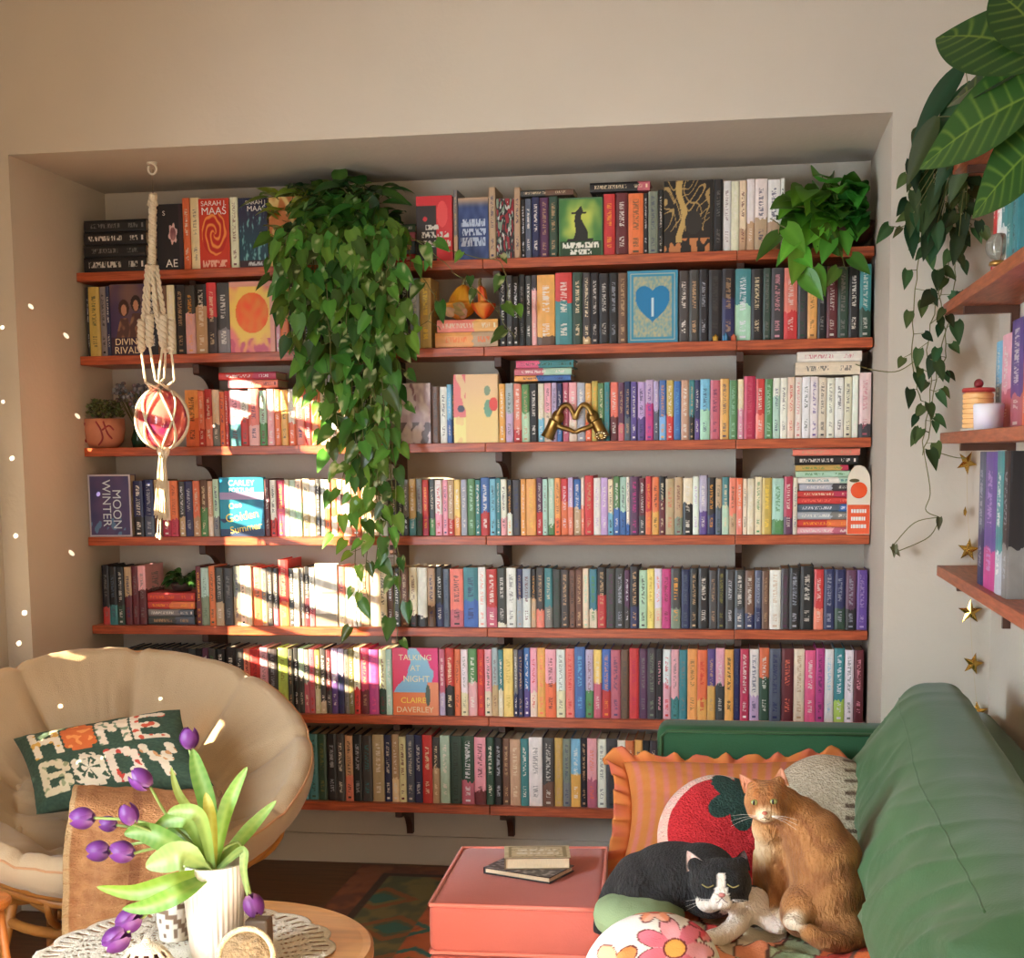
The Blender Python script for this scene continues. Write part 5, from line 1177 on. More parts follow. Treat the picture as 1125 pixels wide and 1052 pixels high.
# fluted vase
vp = PY(236, 1000, -2.30); vtop = PY(235, 947, -2.30).z; vh = vtop-ZT
vase = empty('vase', (vp.x, -2.30, ZT), 'tall white fluted vase holding purple tulips on the lace', 'vase')
b = MB(); pr = [(0, 0), (.046, 0), (.051, .006)]+[(.051+.0115*math.sin(t*1.5), .006+t*(vh-.006)) for t in [i/10 for i in range(1, 11)]]
b.lathe(pr, 160, (vp.x, -2.30, ZT), fn=lambda q, z: 1+(.018*math.cos(q*32) if .008 < z < vh-.006 else 0))
b.lathe([(pr[-1][0], vh), (pr[-1][0]-.005, vh+.001), (pr[-1][0]-.009, vh-.03), (.03, .05), (0, .05)], 48, (vp.x, -2.30, ZT)); b.build('body', mat('white_bisque', (228, 218, 204), .6, var=.05, vscale=30), vase, smooth=True)
# tulips
M_tul = leafmat('tulip_petal', .45); M_stemg = leafmat('tulip_green', .45); M_tl = M_stemg
mouth = Vector((vp.x, -2.30, vtop-.004))
r = random.Random(9)
def bud(b, tip, d, s, col):
    """six overlapping petals closing to a cup along d; tip is the base of the flower"""
    d = d.normalized(); u_ = d.orthogonal().normalized(); w_ = d.cross(u_)
    for k in range(6):
        a0 = k*math.pi/3+(.5 if k % 2 else 0); inn = .90 if k % 2 else 1
        nu, nv = 6, 10; vs = []; cs = []
        for j in range(nv+1):
            t = j/nv; rad = s*.60*inn*(math.sin(math.pi*(t*.80+.08))**.6)*(1-.12*t)
            wd = (1.25*math.sin(math.pi*min(1, t*.92+.08))**.6)*.75
            for i in range(nu+1):
                q = a0+(i/nu-.5)*2*wd; vs.append(Vector(tip)+d*(s*1.22*t)+(u_*math.cos(q)+w_*math.sin(q))*rad)
                cs.append(s2l(mix(mix(col, (176, 120, 190), .5*abs(i/nu-.5)), (220, 190, 170), max(0, .4-t*2))))
        b.add(vs, [(j*(nu+1)+i, j*(nu+1)+i+1, (j+1)*(nu+1)+i+1, (j+1)*(nu+1)+i) for j in range(nv) for i in range(nu)], 0, cs)
TUL = [((208, 822), (208, 800), -2.28, [(222, 880)], .028, 'upright purple tulip highest in the vase'),
 ((165, 864), (150, 852), -2.36, [(190, 905)], .031, 'purple tulip leaning before the green pillow'),
 ((103, 898), (78, 899), -2.34, [(165, 905)], .032, 'purple tulip reaching furthest left'),
 ((128, 906), (106, 903), -2.24, [(175, 915)], .024, 'small pale purple tulip left of the darker budding one'),
 ((146, 905), (140, 890), -2.38, [(185, 920)], .028, 'dark purple tulip bud pointing up left of the vase leaves'),
 ((120, 934), (97, 935), -2.30, [(165, 925)], .031, 'purple tulip left of a touching twin tulip'),
 ((147, 937), (122, 934), -2.36, [(185, 930)], .032, 'purple tulip right of its touching twin tulip'),
 ((153, 1004), (128, 1020), -2.42, [(190, 965)], .034, 'purple tulip drooping to the lace above another'),
 ((140, 1024), (112, 1042), -2.44, [(180, 985)], .036, 'lowest drooping purple tulip resting on the lace'),
 ((275, 982), (284, 1012), -2.34, [(262, 925), (268, 950)], .030, 'purple tulip hanging down at the right of the vase')]
for (bx0, tip, Yt, mids, s, lab) in TUL:
    base, tp = PY(*bx0, Yt), PY(*tip, Yt); d = tp-base
    t = empty('tulip', mouth, lab, 'tulip', 'purple tulips in the white vase')
    start = mouth+Vector((r.uniform(-.02, .02), r.uniform(-.02, .02), -.03))
    b = MB(); path = vine_path([start, mouth+Vector(((base.x-mouth.x)*.12, (Yt+2.30)*.2, .02))]+[PY(x, y, (Yt-2.30)/2) for (x, y) in mids]+[base], 20); b.tube(path, .0032, 7, 0, s2l((150, 168, 92))); b.build('stem', M_stemg, t, smooth=True)
    b = MB(); bud(b, base, d, s*1.3, (108, 44, 118)); b.build('flower', M_tul, t, smooth=True)
def blade(b, pts, wd, col, n=24, tw=.0):
    col = tuple(v*.80 for v in col)
    path = vine_path(pts, n); vs = []; cs = []
    for i, p_ in enumerate(path):
        t = i/n; tg = (path[min(i+1, n)]-path[max(i-1, 0)]).normalized(); sd = tg.cross(Vector((math.sin(tw*t), -1, .25*math.cos(tw*t)))).normalized(); up_ = sd.cross(tg)
        hw = wd*.5*math.sin(math.pi*(t*.93+.07)**1.0)**.75*(1-.1*t)
        for j in (-2, -1, 0, 1, 2):
            vs.append(p_+sd*(hw*j/2)+up_*(abs(j/2)**1.6*hw*.35)); cs.append(mix(s2l(col), s2l((200, 206, 120)), .25 if j == 0 else .1*(i % 2)))
    b.add(vs, [(i*5+j, i*5+j+1, (i+1)*5+j+1, (i+1)*5+j) for i in range(n) for j in range(4)], 0, cs)
LV = [([(236, 940), (230, 890), (218, 845), (212, 822)], -2.31, .042, (112, 164, 58)), ([(240, 936), (246, 900), (258, 868), (272, 842)], -2.33, .034, (134, 184, 62)), ([(245, 942), (262, 925), (284, 900), (304, 879)], -2.29, .030, (138, 186, 64)),
 ([(228, 944), (195, 968), (150, 980), (106, 974)], -2.40, .040, (160, 200, 60)), ([(230, 946), (200, 980), (165, 995), (134, 998)], -2.43, .040, (128, 178, 62)), ([(228, 936), (190, 928), (160, 914), (136, 916)], -2.36, .05, (120, 168, 62)),
 ([(232, 932), (212, 905), (190, 900), (168, 910)], -2.34, .04, (146, 190, 74)), ([(232, 936), (215, 902), (196, 870), (188, 842)], -2.26, .022, (186, 196, 84)), ([(236, 938), (205, 940), (180, 945), (160, 952)], -2.44, .06, (166, 196, 110)),
 ([(246, 944), (266, 934), (268, 955), (272, 985)], -2.36, .020, (140, 172, 92)), ([(228, 934), (205, 918), (185, 925), (172, 935)], -2.27, .05, (110, 158, 60)), ([(234, 930), (222, 900), (200, 890), (184, 893)], -2.38, .032, (170, 200, 96)), ([(240, 934), (232, 900), (226, 870)], -2.36, .03, (206, 190, 70))]
lvb = MB()
for (pts, Yl, wd, col) in LV: blade(lvb, [mouth+Vector((0, 0, -.02))]+[PY(x, y, Yl) for (x, y) in pts[1:]], wd, col)
o = lvb.build('tulip_leaves', M_tl, smooth=True); tag(o, 'long bright green tulip leaves fanning out of the white vase', 'leaves')
# mosaic votive behind the vase, crochet dome, basket, dark block
mp = PZ(192, 1036, ZT); mp = Vector((PY(191, 1000, -2.17).x, -2.17, ZT)); hv = PY(190, 972, -2.17).z-ZT
def mosaic(u, v): 
    n = mnoise.noise(Vector((math.floor(u*26)*3.1, math.floor(v*11)*2.3, 1))); return s2l((226, 216, 198) if n > -.12 else (120, 96, 76))
b = MB(); b.grid(78, 33, lambda u, v: (.032*(1+.18*math.sin(v*3.1))*math.cos(u*6.283), .032*(1+.18*math.sin(v*3.1))*math.sin(u*6.283), v*hv), 0, mosaic, wrapu=True); b.lathe([(.032, hv), (.028, hv), (.028, .02), (0, .02)], 32, (0, 0, 0), 0, s2l((200, 180, 150)))
o = b.build('mosaic_votive', mat('mosaic_tile', None, .3, bump=.2, bscale=90), loc=mp, smooth=True); tag(o, 'small brown and white mosaic votive left behind the vase', 'votive')
dm = PY(163, 1046, -2.43); rd = (PY(196, 1046, -2.44).x-PY(132, 1046, -2.44).x)/2
b = MB(); vs = []; NA, NR = 96, 30
for j in range(NR+1):
    for i in range(NA):
        a = i*2*math.pi/NA; p_ = j/NR*math.pi/2; rr = rd*math.sin(p_)*(1+.02*math.sin(a*12)); vs.append((rr*math.cos(a), rr*math.sin(a), rd*1.35*math.cos(p_)))
fs = [(j*NA+i, (j+1)*NA+i, (j+1)*NA+(i+1) % NA, j*NA+(i+1) % NA) for j in range(NR) for i in range(NA) if not (j > 7 and (j//4) % 2 == 1 and (i//4+(j//8)) % 2 == 0)]
b.add(vs, fs); b.ball((0, 0, rd*1.35), .009, 10, 7); o = b.build('crochet_dome', mat('crochet_cotton', (238, 222, 194), .95, bump=.8, bscale=300), loc=(dm.x, -2.44, ZT), smooth=True)
so = o.modifiers.new('thick', 'SOLIDIFY'); so.thickness = .004; tag(o, 'white crocheted dome cover with brown gaps on the lace, before the vase', 'cover')
b = MB(); b.lathe([(0, 0), (rd*.9, 0), (rd*.9, rd*.5), (rd*.6, rd*.8), (0, rd*.85)], 28, (0, 0, 0)); q = b.build('brown_lining', mat('brown_lining', (132, 76, 58), .8), loc=(0, 0, .001), smooth=True); q.parent = o
bk = PY(268, 1052, -2.44); rb = (PY(296, 1045, -2.44).x-PY(232, 1045, -2.44).x)/2
bas = empty('woven_basket', (bk.x, -2.43, ZT), 'round grey brown woven basket lid tilted beside the white vase', 'basket')
Mb = mat('seagrass_weave', (138, 112, 78), .9, bump=.9, bscale=120, var=.4, vscale=60); bc = Vector((bk.x, -2.43, ZT))
b = MB(); rotm = Matrix.Translation(bc+Vector((0, 0, rb*.93))) @ Matrix.Rotation(R(68), 4, 'X')
b.lathe([(0, .004), (rb*.4, .006), (rb*.9, .0), (rb*.92, -.006), (0, -.008)], 40, (0, 0, 0)); b.xform(rotm); b.build('disc', Mb, bas, smooth=True)
b = MB(); b.tube([rotm @ Vector((rb*.94*math.cos(t), rb*.94*math.sin(t), 0)) for t in [i*math.pi/20 for i in range(41)]], .006, 8, cap=False); b.build('rim', mat('pale_seagrass', (190, 168, 128), .8, bump=.6, bscale=160), bas, smooth=True)
q0 = PY(286, 1030, -2.30); hb = PY(286, 1008, -2.30).z-ZT
b = MB(); b.box(-.026, .022, -.02, .02, 0, hb); o = b.build('wooden_block', mat('dark_walnut', (104, 82, 60), .6, var=.3, vscale=20), loc=(q0.x, -2.30, ZT), bevel=.004); tag(o, 'dark brown wooden block behind the woven basket lid', 'block')

# ------------------------------------------------------------------ ottoman
M_pink = mat('pink_velvet', (198, 100, 86), .8, sheen=.3, bump=.12, bscale=240, var=.1, vscale=6)
OL0, OL1, OR0, OR1 = PZ(470, 993, .43), PZ(507, 930, .43), PZ(662, 999, .43), PZ(668, 930, .43)
ott = empty('ottoman', ((OL0+OR1)/2)*1 - Vector((0, 0, .43)), 'square dusty pink velvet ottoman holding two books', 'ottoman')
def slab(name, z0, z1, grow, bev, mt, parent):
    b = MB(); c_ = (OL0+OL1+OR0+OR1)/4
    P4 = [c_+(p_-c_)*grow for p_ in (OL0, OR0, OR1, OL1)]
    vs = [(p_.x, p_.y, z) for z in (z0, z1) for p_ in P4]
    b.add(vs, [(3, 2, 1, 0), (4, 5, 6, 7), (0, 1, 5, 4), (1, 2, 6, 5), (2, 3, 7, 6), (3, 0, 4, 7)]); return b.build(name, mt, parent, smooth=True, bevel=bev, seg=4)
slab('base', .045, .305, 1.0, .015, M_pink, ott); slab('top_cushion', .309, .431, 1.0, .022, M_pink, ott)
b = MB(); c_ = (OL0+OL1+OR0+OR1)/4
for z in (.427, .3125):
    ring_ = []
    P4 = [c_+(p_-c_)*.985 for p_ in (OL0, OR0, OR1, OL1)]
    for i in range(4):
        for k in range(8): ring_.append(P4[i].lerp(P4[(i+1) % 4], k/8))
    ring_ = [Vector((p_.x, p_.y, z+.001)) for p_ in ring_]; ring_.append(ring_[0]); b.tube(ring_, .005, 7, cap=False)
b.build('piping', mat('pink_piping', (226, 124, 106), .7, sheen=.4), ott, smooth=True)
for p_ in (OL0, OR0, OR1, OL1):
    q = c_+(p_-c_)*.86; b = MB(); b.lathe([(0, .008), (.018, .008), (.024, .05), (0, .05)], 16, (q.x, q.y, 0)); b.build('foot', M_brack, ott, smooth=True)
def laybook(cpx, cpy, z, w_, d_, h, rz, art, edge, label, fore, nm='book'):
    c_ = PZ(cpx, cpy, z); b = MB()
    b.grid(50, 40, lambda u, v: ((u-.5)*w_, (v-.5)*d_, h), 0, lambda u, v: s2l(art(u, v)))
    e = s2l(edge); b.add([(-w_/2, -d_/2, h), (w_/2, -d_/2, h), (w_/2, d_/2, h), (-w_/2, d_/2, h), (-w_/2, -d_/2, h-.0025), (w_/2, -d_/2, h-.0025), (w_/2, d_/2, h-.0025), (-w_/2, d_/2, h-.0025)], [(0, 4, 5, 1), (1, 5, 6, 2), (2, 6, 7, 3), (3, 7, 4, 0), (4, 7, 6, 5)], 0, e)
    b.box(-w_/2, w_/2, -d_/2, d_/2, 0, .0025, 0, e); b.box(-w_/2, -w_/2+.003, -d_/2, d_/2, .0025, h-.0025, 0, e)
    o = b.build(nm, M_art, loc=(c_.x, c_.y, z)); o.rotation_euler = (0, 0, rz); tag(o, label, 'book', 'books lying on the ottoman')
    p_ = MB(); p_.box(-w_/2+.004, w_/2-.004, -d_/2+.004, d_/2-.004, .0027, h-.0027); q = p_.build('page_block', M_page, loc=(0, 0, 0)); q.parent = o; return o
def a_dk(u, v): return (60, 58, 64) if mnoise.noise(Vector((u*14, v*12, 2))) < .15 else (150, 148, 150)
def a_lt(u, v):
    e = min(u, 1-u, v, 1-v); c = mix((226, 214, 178), (206, 190, 150), .5+mnoise.noise(Vector((u*12, v*12, 4))))
    if .06 < e < .11 or (e > .1 and mnoise.noise(Vector((u*16, v*16, 8))) > .32): c = (150, 132, 84)
    for (a, b_, c0, d0) in ((.55, .72, .2, .8), (.3, .47, .16, .84)):
        if a < v < b_ and c0 < u < d0 and mnoise.noise(Vector((u*20, v*3, 4))) > -.1: c = (240, 234, 218)
    return c
laybook(581, 958, .4335, .19, .125, .016, R(-22), a_dk, (52, 50, 56), 'thin dark patterned book lying on the pink ottoman', 0)
laybook(590, 948, .450, .165, .115, .030, R(9), a_lt, (120, 104, 84), 'cream ornate covered book on top of the dark book, pink ottoman', 0)
# ------------------------------------------------------------------ green sofa
M_vel = mat('green_velvet', (60, 98, 58), .75, sheen=.25, bump=.1, bscale=200, var=.12, vscale=5)
M_veld = mat('shaded_green_velvet', (40, 92, 56), .8, sheen=.15, bump=.1, bscale=200, var=.12, vscale=5)  # arm, base and seat: same velvet with shade painted into a darker colour
sofa = empty('sofa', (2.1, -1.9, 0), 'green velvet sofa along the right hand wall with rumpled back cushion', 'sofa')
def rbox(name, x0, x1, y0, y1, z0, z1, bev, mt, parent=sofa):
    b = MB(); b.box(x0, x1, y0, y1, z0, z1); return b.build(name, mt, parent, smooth=True, bevel=bev, seg=5)
rbox('arm', 1.655, XW-.02, -.875, -.735, .05, .685, .03, M_veld)
rbox('base', 1.665, 2.58, -3.1, -.88, .06, .27, .02, M_veld)
rbox('seat_cushion', 1.66, 2.42, -3.1, -.885, .275, .415, .04, M_veld)
rbox('back', 2.40, XW-.012, -3.1, -.88, .28, .75, .045, M_vel)
for (x, y) in ((1.70, -.93), (2.53, -.93), (1.70, -3.05), (2.53, -3.05)):
    b = MB(); b.lathe([(0, .004), (.018, .004), (.026, .062), (0, .062)], 14, (x, y, 0)); b.build('leg', M_brack, sofa, smooth=True)
# piping along the arm's inner edge
b = MB(); b.tube([(1.668, -.878, .10), (1.668, -.878, .655), (1.685, -.878, .672), (2.56, -.878, .672)], .005, 7); b.build('piping', M_vel, sofa, smooth=True)
# rumpled back cushion
def backc(u, v):
    """a slouching slab: u round the section, v along the wall"""
    a = u*2*math.pi; ca, sa = math.cos(a), math.sin(a)
    e = .62; sx = math.copysign(abs(ca)**e, ca); sz = math.copysign(abs(sa)**e, sa)
    y = -1.215-1.75*v
    endf = min(1, (min(v, 1-v)/.05))**.45 if min(v, 1-v) < .05 else 1
    hx, hz = .125*endf, .25*(.82+.18*endf)
    sag = .075*sm(.02, .5, v)+.03*sm(.2, 1, v)
    x = 2.325+sx*(hx-.02*sm(.15, 0, v)); z = .643+sz*hz-sag*(.5+.5*sz)
    x += .055*sz*(1 if sz > 0 else .3)                                    # leans on the back
    if sx < 0: x -= .04*math.exp(-((sz+.15)/.4)**2)*(1-.5*v)
    d = .0
    q = .62*y+z+.10*mnoise.noise(Vector((y*2.1, z*2.4, 6))); pp_ = y-.62*z; face = (1 if sx < .1 else .35)*(1-.75*sm(.55, 1, sz))
    n1 = mnoise.noise(Vector((q*3.4, pp_*.75, 3))); n2 = mnoise.noise(Vector((q*7.5, pp_*1.4, 9)))
    d += face*(.048*(1-abs(n1))**5+.012*(1-abs(n2))**7-.013)
    d += .016*mnoise.noise(Vector((y*2.2, z*3, 5)))+.003*mnoise.noise(Vector((y*13, z*15, 7)))
    d *= sm(.40, .54, z)
    cr = math.exp(-((z-(.52-.10*v))/.016)**2)*sm(.25, .0, v)*(1 if sx < 0 else 0); d -= .03*cr
    return (x+ca*d*-1 if False else x+(sx*d), y, z+sz*d*.6)
b = MB(); b.grid(120, 190, backc, wrapu=True)
k = 120; n0 = 0; b.f += [tuple(range(k-1, -1, -1)), tuple(range(190*k, 191*k))]; b.m += [0, 0]
b.build('back_cushion', M_vel, sofa, smooth=True)
b = MB(); pts = []
for i in range(90):
    v = .03+i/90*.9; p_ = Vector(backc(.365, v)); pts.append(p_+Vector((.0008, 0, -.0008)))
b.tube(pts, .0026, 6); b.build('seam', M_vel, sofa, smooth=True)

# ------------------------------------------------------------------ pillows
def stripes(u, v):
    k = (u*15) % 1; c = (208, 134, 68) if k < .55 else (212, 128, 116)
    return mix(c, (214, 116, 50), .25*(.5+mnoise.noise(Vector((u*50, v*50, 0)))))
SZ = .418
c_ = PY(797, 899, -1.14); U_ = PY(914, 899, -1.13)-PY(680, 899, -1.17); V_ = PY(797, 838, -.985)-PY(797, 968, -1.30)
pb, pos = pillow4(c_, U_, V_, .15, stripes, 72, 64, .11, seed=1)
strp = pb.build('striped_pillow', mat('striped_cotton', None, .9, bump=.15, bscale=300), smooth=True)
tag(strp, 'large orange and pink striped pillow with ruffled edge against the sofa arm', 'pillow')
n_ = U_.cross(V_).normalized()
b = MB(); per = []
for i in range(240):
    t = i/240*4; k = int(t); f_ = t-k
    u, v = [(f_, 0), (1, f_), (1-f_, 1), (0, 1-f_)][k]; per.append((Vector(pos(u, v, 1)), (u, v)))
per.append(per[0]); cen = Vector(c_); vs = []; cs = []
for i, (p_, (u, v)) in enumerate(per):
    o_ = (U_*(u-.5)+V_*(v-.5)); out = o_.normalized(); x, y = 2*u-1, 2*v-1
    if abs(x) > abs(y): out = (U_.normalized()*(1 if x > 0 else -1)*.9+V_.normalized()*y*.45).normalized()
    else: out = (V_.normalized()*(1 if y > 0 else -1)*.9+U_.normalized()*x*.45).normalized()
    wv = math.sin(i*2*math.pi/240*34)+.5*math.sin(i*2*math.pi/240*53+1); wd = .05*(1+.35*mnoise.noise(Vector((i*.09, 0, 2)))+.5*max(0, abs(x)+abs(y)-1.75)*3)
    for j in range(7):
        t = j/6; q = p_+out*(wd*t)+n_*(wv*.012*t**.8+.012*t)
        if v > .95: q = q-V_.normalized()*(.018*t*t)
        vs.append(q); cs.append(s2l(mix((214, 118, 60), (210, 112, 86) if (i//5) % 2 else (218, 138, 72), t)))
b.add(vs, [(i*7+j, i*7+j+1, (i+1)*7+j+1, (i+1)*7+j) for i in range(240) for j in range(6)], 0, cs)
rf = b.build('ruffle', mat('ruffle_cotton', None, .9), smooth=True); rf.parent = strp
rf.modifiers.new('thick', 'SOLIDIFY').thickness = .0015
def disc_pillow(c, U, V, t, fn, nu=90, nv=40, seed=0):
    n = U.cross(V).normalized(); b = MB()
    def pos(a, rr, sg):
        pr = math.sqrt(max(0, 1-rr**3.2)); w_ = .004*mnoise.noise(Vector((math.cos(a)*rr*4, math.sin(a)*rr*4+seed, sg)))
        return Vector(c)+U*(.5*rr*math.cos(a))+V*(.5*rr*math.sin(a))+n*(sg*t*.5*pr+w_)
    for sg in (1, -1):
        k = len(b.v); b.grid(nu, nv, lambda u, v: pos(u*2*math.pi*sg, max(.002, v), sg), 0, lambda u, v: s2l(fn(.5+.5*v*math.cos(u*2*math.pi*sg), .5+.5*v*math.sin(u*2*math.pi*sg))), wrapu=True)
    return b
def knit(u, v):
    n = mnoise.noise(Vector((u*40, v*40, 0)))
    if u > .62 and math.sin(v*64) > .55: return (112, 92, 74)
    return mix((206, 192, 168), (182, 166, 142), .5+n)
c_ = PY(905, 898, -1.44)
kn = disc_pillow(c_, PY(974, 905, -1.40)-PY(838, 905, -1.46), PY(905, 836, -1.34)-PY(905, 975, -1.54), .14, knit, 120, 60)
o = kn.build('knit_pillow', mat('bobble_knit', None, .95, bump=.9, bscale=180), smooth=True); tag(o, 'beige knitted pillow with brown fringe lines behind the orange cat', 'pillow')
def straw(u, v):
    x, y = 2*u-1, 2*v-1; d = math.hypot(x, y); a = math.atan2(y, x); n = mnoise.noise(Vector((u*60, v*60, 0)))
    # pillow's own picture: a strawberry with its leafy cap at the upper right
    cx, cy = x-.30, y-.52; ca = math.atan2(cy, cx); cd = math.hypot(cx, cy)
    if cd < .56*(.55+.45*abs(math.cos(ca*2.5+.4))): return mix((42, 74, 66), (34, 62, 56), .5+n)
    bx0, by0 = x-.05, y+.02
    if math.hypot(bx0*1.0, by0*1.02) < .92: 
        c = mix((206, 44, 50), (180, 30, 40), .5+n*1.2)
        return c
    if math.hypot((x+.52)*1.6, y-.48) < .16: return (244, 190, 186)
    if int((a+3.2)*9) % 2 and d > .84: return (236, 190, 176)
    return mix((236, 214, 196), (224, 180, 168), .5+n)
c_ = PY(787, 918, -1.52)
sb = disc_pillow(c_, PY(856, 918, -1.50)-PY(726, 918, -1.56), PY(787, 850, -1.44)-PY(787, 985, -1.60), .13, straw, 180, 80)
o = sb.build('strawberry_pillow', mat('tufted_wool', None, .95, bump=1.0, bscale=190), smooth=True); tag(o, 'round red strawberry pillow with dark green leaf cap between the cats', 'pillow')
# quilt, sage cushion and flowered pillow
def blanket(u, v):
    x = 1.645+.56*u; y = -2.75+1.30*v
    h = .020+.020*(1-abs(mnoise.noise(Vector((x*6, y*7, 1)))))**3+.016*mnoise.noise(Vector((x*13, y*11, 2)))+.008*mnoise.noise(Vector((x*28, y*24, 3)))
    if u < .04: h -= .12*(1-u/.04); x -= .006
    if v > .96: h *= (1-v)/.04
    return (x, y, max(.4175, .416+max(.002, h)) if u >= .04 else .416+h)
def quilt(u, v):
    gx, gy = u*7+.6*mnoise.noise(Vector((u*5, v*6, 4))), v*15+.7*mnoise.noise(Vector((u*6, v*5, 9)))
    ix, iy = math.floor(gx), math.floor(gy); fx, fy = gx-ix, gy-iy
    if min(fx, fy) < .07: return s2l((92, 56, 44))
    pal = [(206, 98, 46), (226, 206, 176), (150, 158, 120), (196, 62, 50), (232, 150, 112), (222, 180, 140), (120, 132, 96), (226, 214, 190)]
    return s2l(pal[(ix*5+iy*3+(ix*iy) % 3) % 8])
b = MB(); b.grid(110, 200, blanket, 0, quilt); o = b.build('patchwork_quilt', mat('quilt_cotton', None, .9, bump=.3, bscale=200), smooth=True)
tag(o, 'rumpled patchwork quilt in rust sage and cream spread on the sofa seat', 'quilt')
c_ = PY(702, 1012, -1.99); b = MB()
me_ = disc_pillow(Vector((c_.x, -1.99, .472)), Vector((.20, .0, .0)), Vector((0, .24, .0)), .10, lambda u, v: (124, 142, 104), 60, 24)
o = me_.build('sage_cushion', mat('sage_linen', None, .9, bump=.2, bscale=300), smooth=True); tag(o, 'small sage green cushion under the black and white cat', 'cushion')
def floral(u, v):
    c = (236, 226, 214)
    for (fx, fy, rr, np_, pc, cc) in ((.62, .60, .30, 7, (232, 120, 136), (244, 170, 80)), (.18, .42, .26, 7, (240, 150, 84), (236, 110, 70)), (.48, .98, .18, 6, (236, 150, 110), (222, 100, 80)), (.92, .86, .2, 6, (226, 84, 100), (244, 190, 90)), (.45, .1, .2, 7, (244, 170, 160), (236, 120, 80)), (.9, .25, .2, 6, (240, 140, 90), (230, 90, 80))):
        d = math.hypot(u-fx, v-fy); a = math.atan2(v-fy, u-fx); e = rr*(.55+.45*abs(math.cos(a*np_/2)))
        if d < e:
            c = pc if int((a+3.2)*np_/2/3.1416*1.0) % 2 == 0 else mix(pc, (250, 220, 210), .45)
            if e-d < .016: c = (120, 50, 48)
            if d < rr*.24: c = cc
            elif d < rr*.29: c = (130, 50, 46)
    return c
c_ = PY(716, 1070, -2.24)
fb = disc_pillow(c_+Vector((0, 0, 0)), PY(792, 1070, -2.20)-PY(640, 1070, -2.26), Vector((0, .16, .20)), .17, floral, 150, 70, 4)
o = fb.build('floral_pillow', mat('printed_cotton', None, .9, bump=.15, bscale=300), smooth=True); tag(o, 'white round pillow printed with pink and orange flowers, lower edge', 'pillow')

# ------------------------------------------------------------------ cats
M_fur = mat('cat_fur', None, .85, bump=.9, bscale=170, stretch=(1, 1, .4), sheen=.06)
M_eye = mat('cat_eye', None, .08, spec=.9)
def whisk(b, c0, dirs, ln):
    for d in dirs:
        d = Vector(d).normalized(); b.tube(vine_path([c0, c0+d*ln*.5, c0+d*ln+Vector((0, 0, -.006))], 6), [.0004, .0004, .00035, .0003, .0003, .0002, .0002], 4)
def ear(b, base, tip, wd, fwd, outer, inner):
    """a cupped triangular ear: outer shell and pale inner face"""
    base, tip = Vector(base), Vector(tip); ax = tip-base; fwd = Vector(fwd).normalized(); sd = ax.cross(fwd).normalized(); n = 8
    for side, cc, off in ((0, outer, -.003), (1, inner, .0)):
        vs = []; cs = []
        for j in range(n+1):
            t = j/n; hw = wd*.5*(1-t)**.75
            for i in range(7):
                s = i/3-1; vs.append(base+ax*t+sd*(hw*s)+fwd*(off-.35*hw*(1-s*s)+(.12*hw))); cs.append(s2l(cc if abs(s) < .7 or not side else outer))
        fs = [(j*7+i, j*7+i+1, (j+1)*7+i+1, (j+1)*7+i) for j in range(n) for i in range(6)]
        b.add(vs, fs if side else [f[::-1] for f in fs], 0, cs)
# orange cat, sitting with its back turned, looking over its shoulder
YO = -1.99
def Q(x, y, dy=0): return PY(x, y, YO+dy)
s1 = (PY(901, 950, YO)-PY(900, 950, YO)).length
b = MB()
def BL(px, py, dy, rx, ry, rz, rot=None): b.ball(Q(px, py, dy), (rx*s1, ry, rz*s1), 20, 14, rot=rot)
BL(909, 1003, .00, 44, .105, 40); BL(910, 975, .00, 45, .10, 46); BL(906, 945, .005, 43, .09, 42); BL(894, 918, .015, 36, .075, 33)
BL(879, 902, .02, 28, .062, 29); BL(862, 888, .015, 22, .05, 25); BL(850, 925, .05, 22, .05, 32); BL(856, 955, .055, 23, .05, 34); BL(843, 908, .025, 18, .042, 24)
H0 = Q(842, 880, -.015)
b.ball(H0, (.048, .048, .046), 22, 16); b.ball(Q(840, 894, -.045), (.022, .024, .018), 16, 10); b.ball(Q(829, 891, -.03), (.018, .022, .016), 14, 10); b.ball(Q(853, 891, -.04), (.020, .022, .017), 14, 10)
for (x, y, dy) in ((829, 863, -.005), (856, 860, .003)): b.ball(Q(x, y, dy), (.018, .014, .017), 12, 8)
b.tube(vine_path([Q(842, 935, .07), Q(838, 965, .065), Q(838, 990, .055), Q(836, 1003, .045)], 10), [.030, .029, .027, .025, .023, .022, .021, .02, .02, .021, .021], 14); b.ball(Q(833, 1004, .03), (.024, .034, .016), 14, 9)
b.tube(vine_path([Q(856, 950, .03), Q(855, 978, .02), Q(852, 1000, .0)], 10), [.032, .031, .029, .027, .025, .024, .023, .022, .021, .021, .021], 14); b.ball(Q(850, 1004, -.02), (.024, .034, .016), 14, 9)
b.ball(Q(880, 1000, -.055), (.046, .055, .058), 18, 12); b.ball(Q(872, 1011, -.10), (.026, .04, .018), 14, 9)     # hind leg and paw
b.ball(Q(925, 1012, -.02), (.060, .09, .058), 18, 12)
b.tube(vine_path([Q(948, 1000, -.02), Q(950, 1024, -.06), Q(928, 1034, -.11), Q(902, 1032, -.14), Q(884, 1020, -.135)], 18), [.030-.0006*i for i in range(19)], 12)
me = fuse(b, .0055, 7, .5)
lo = min(v.co.z for v in me.vertices)
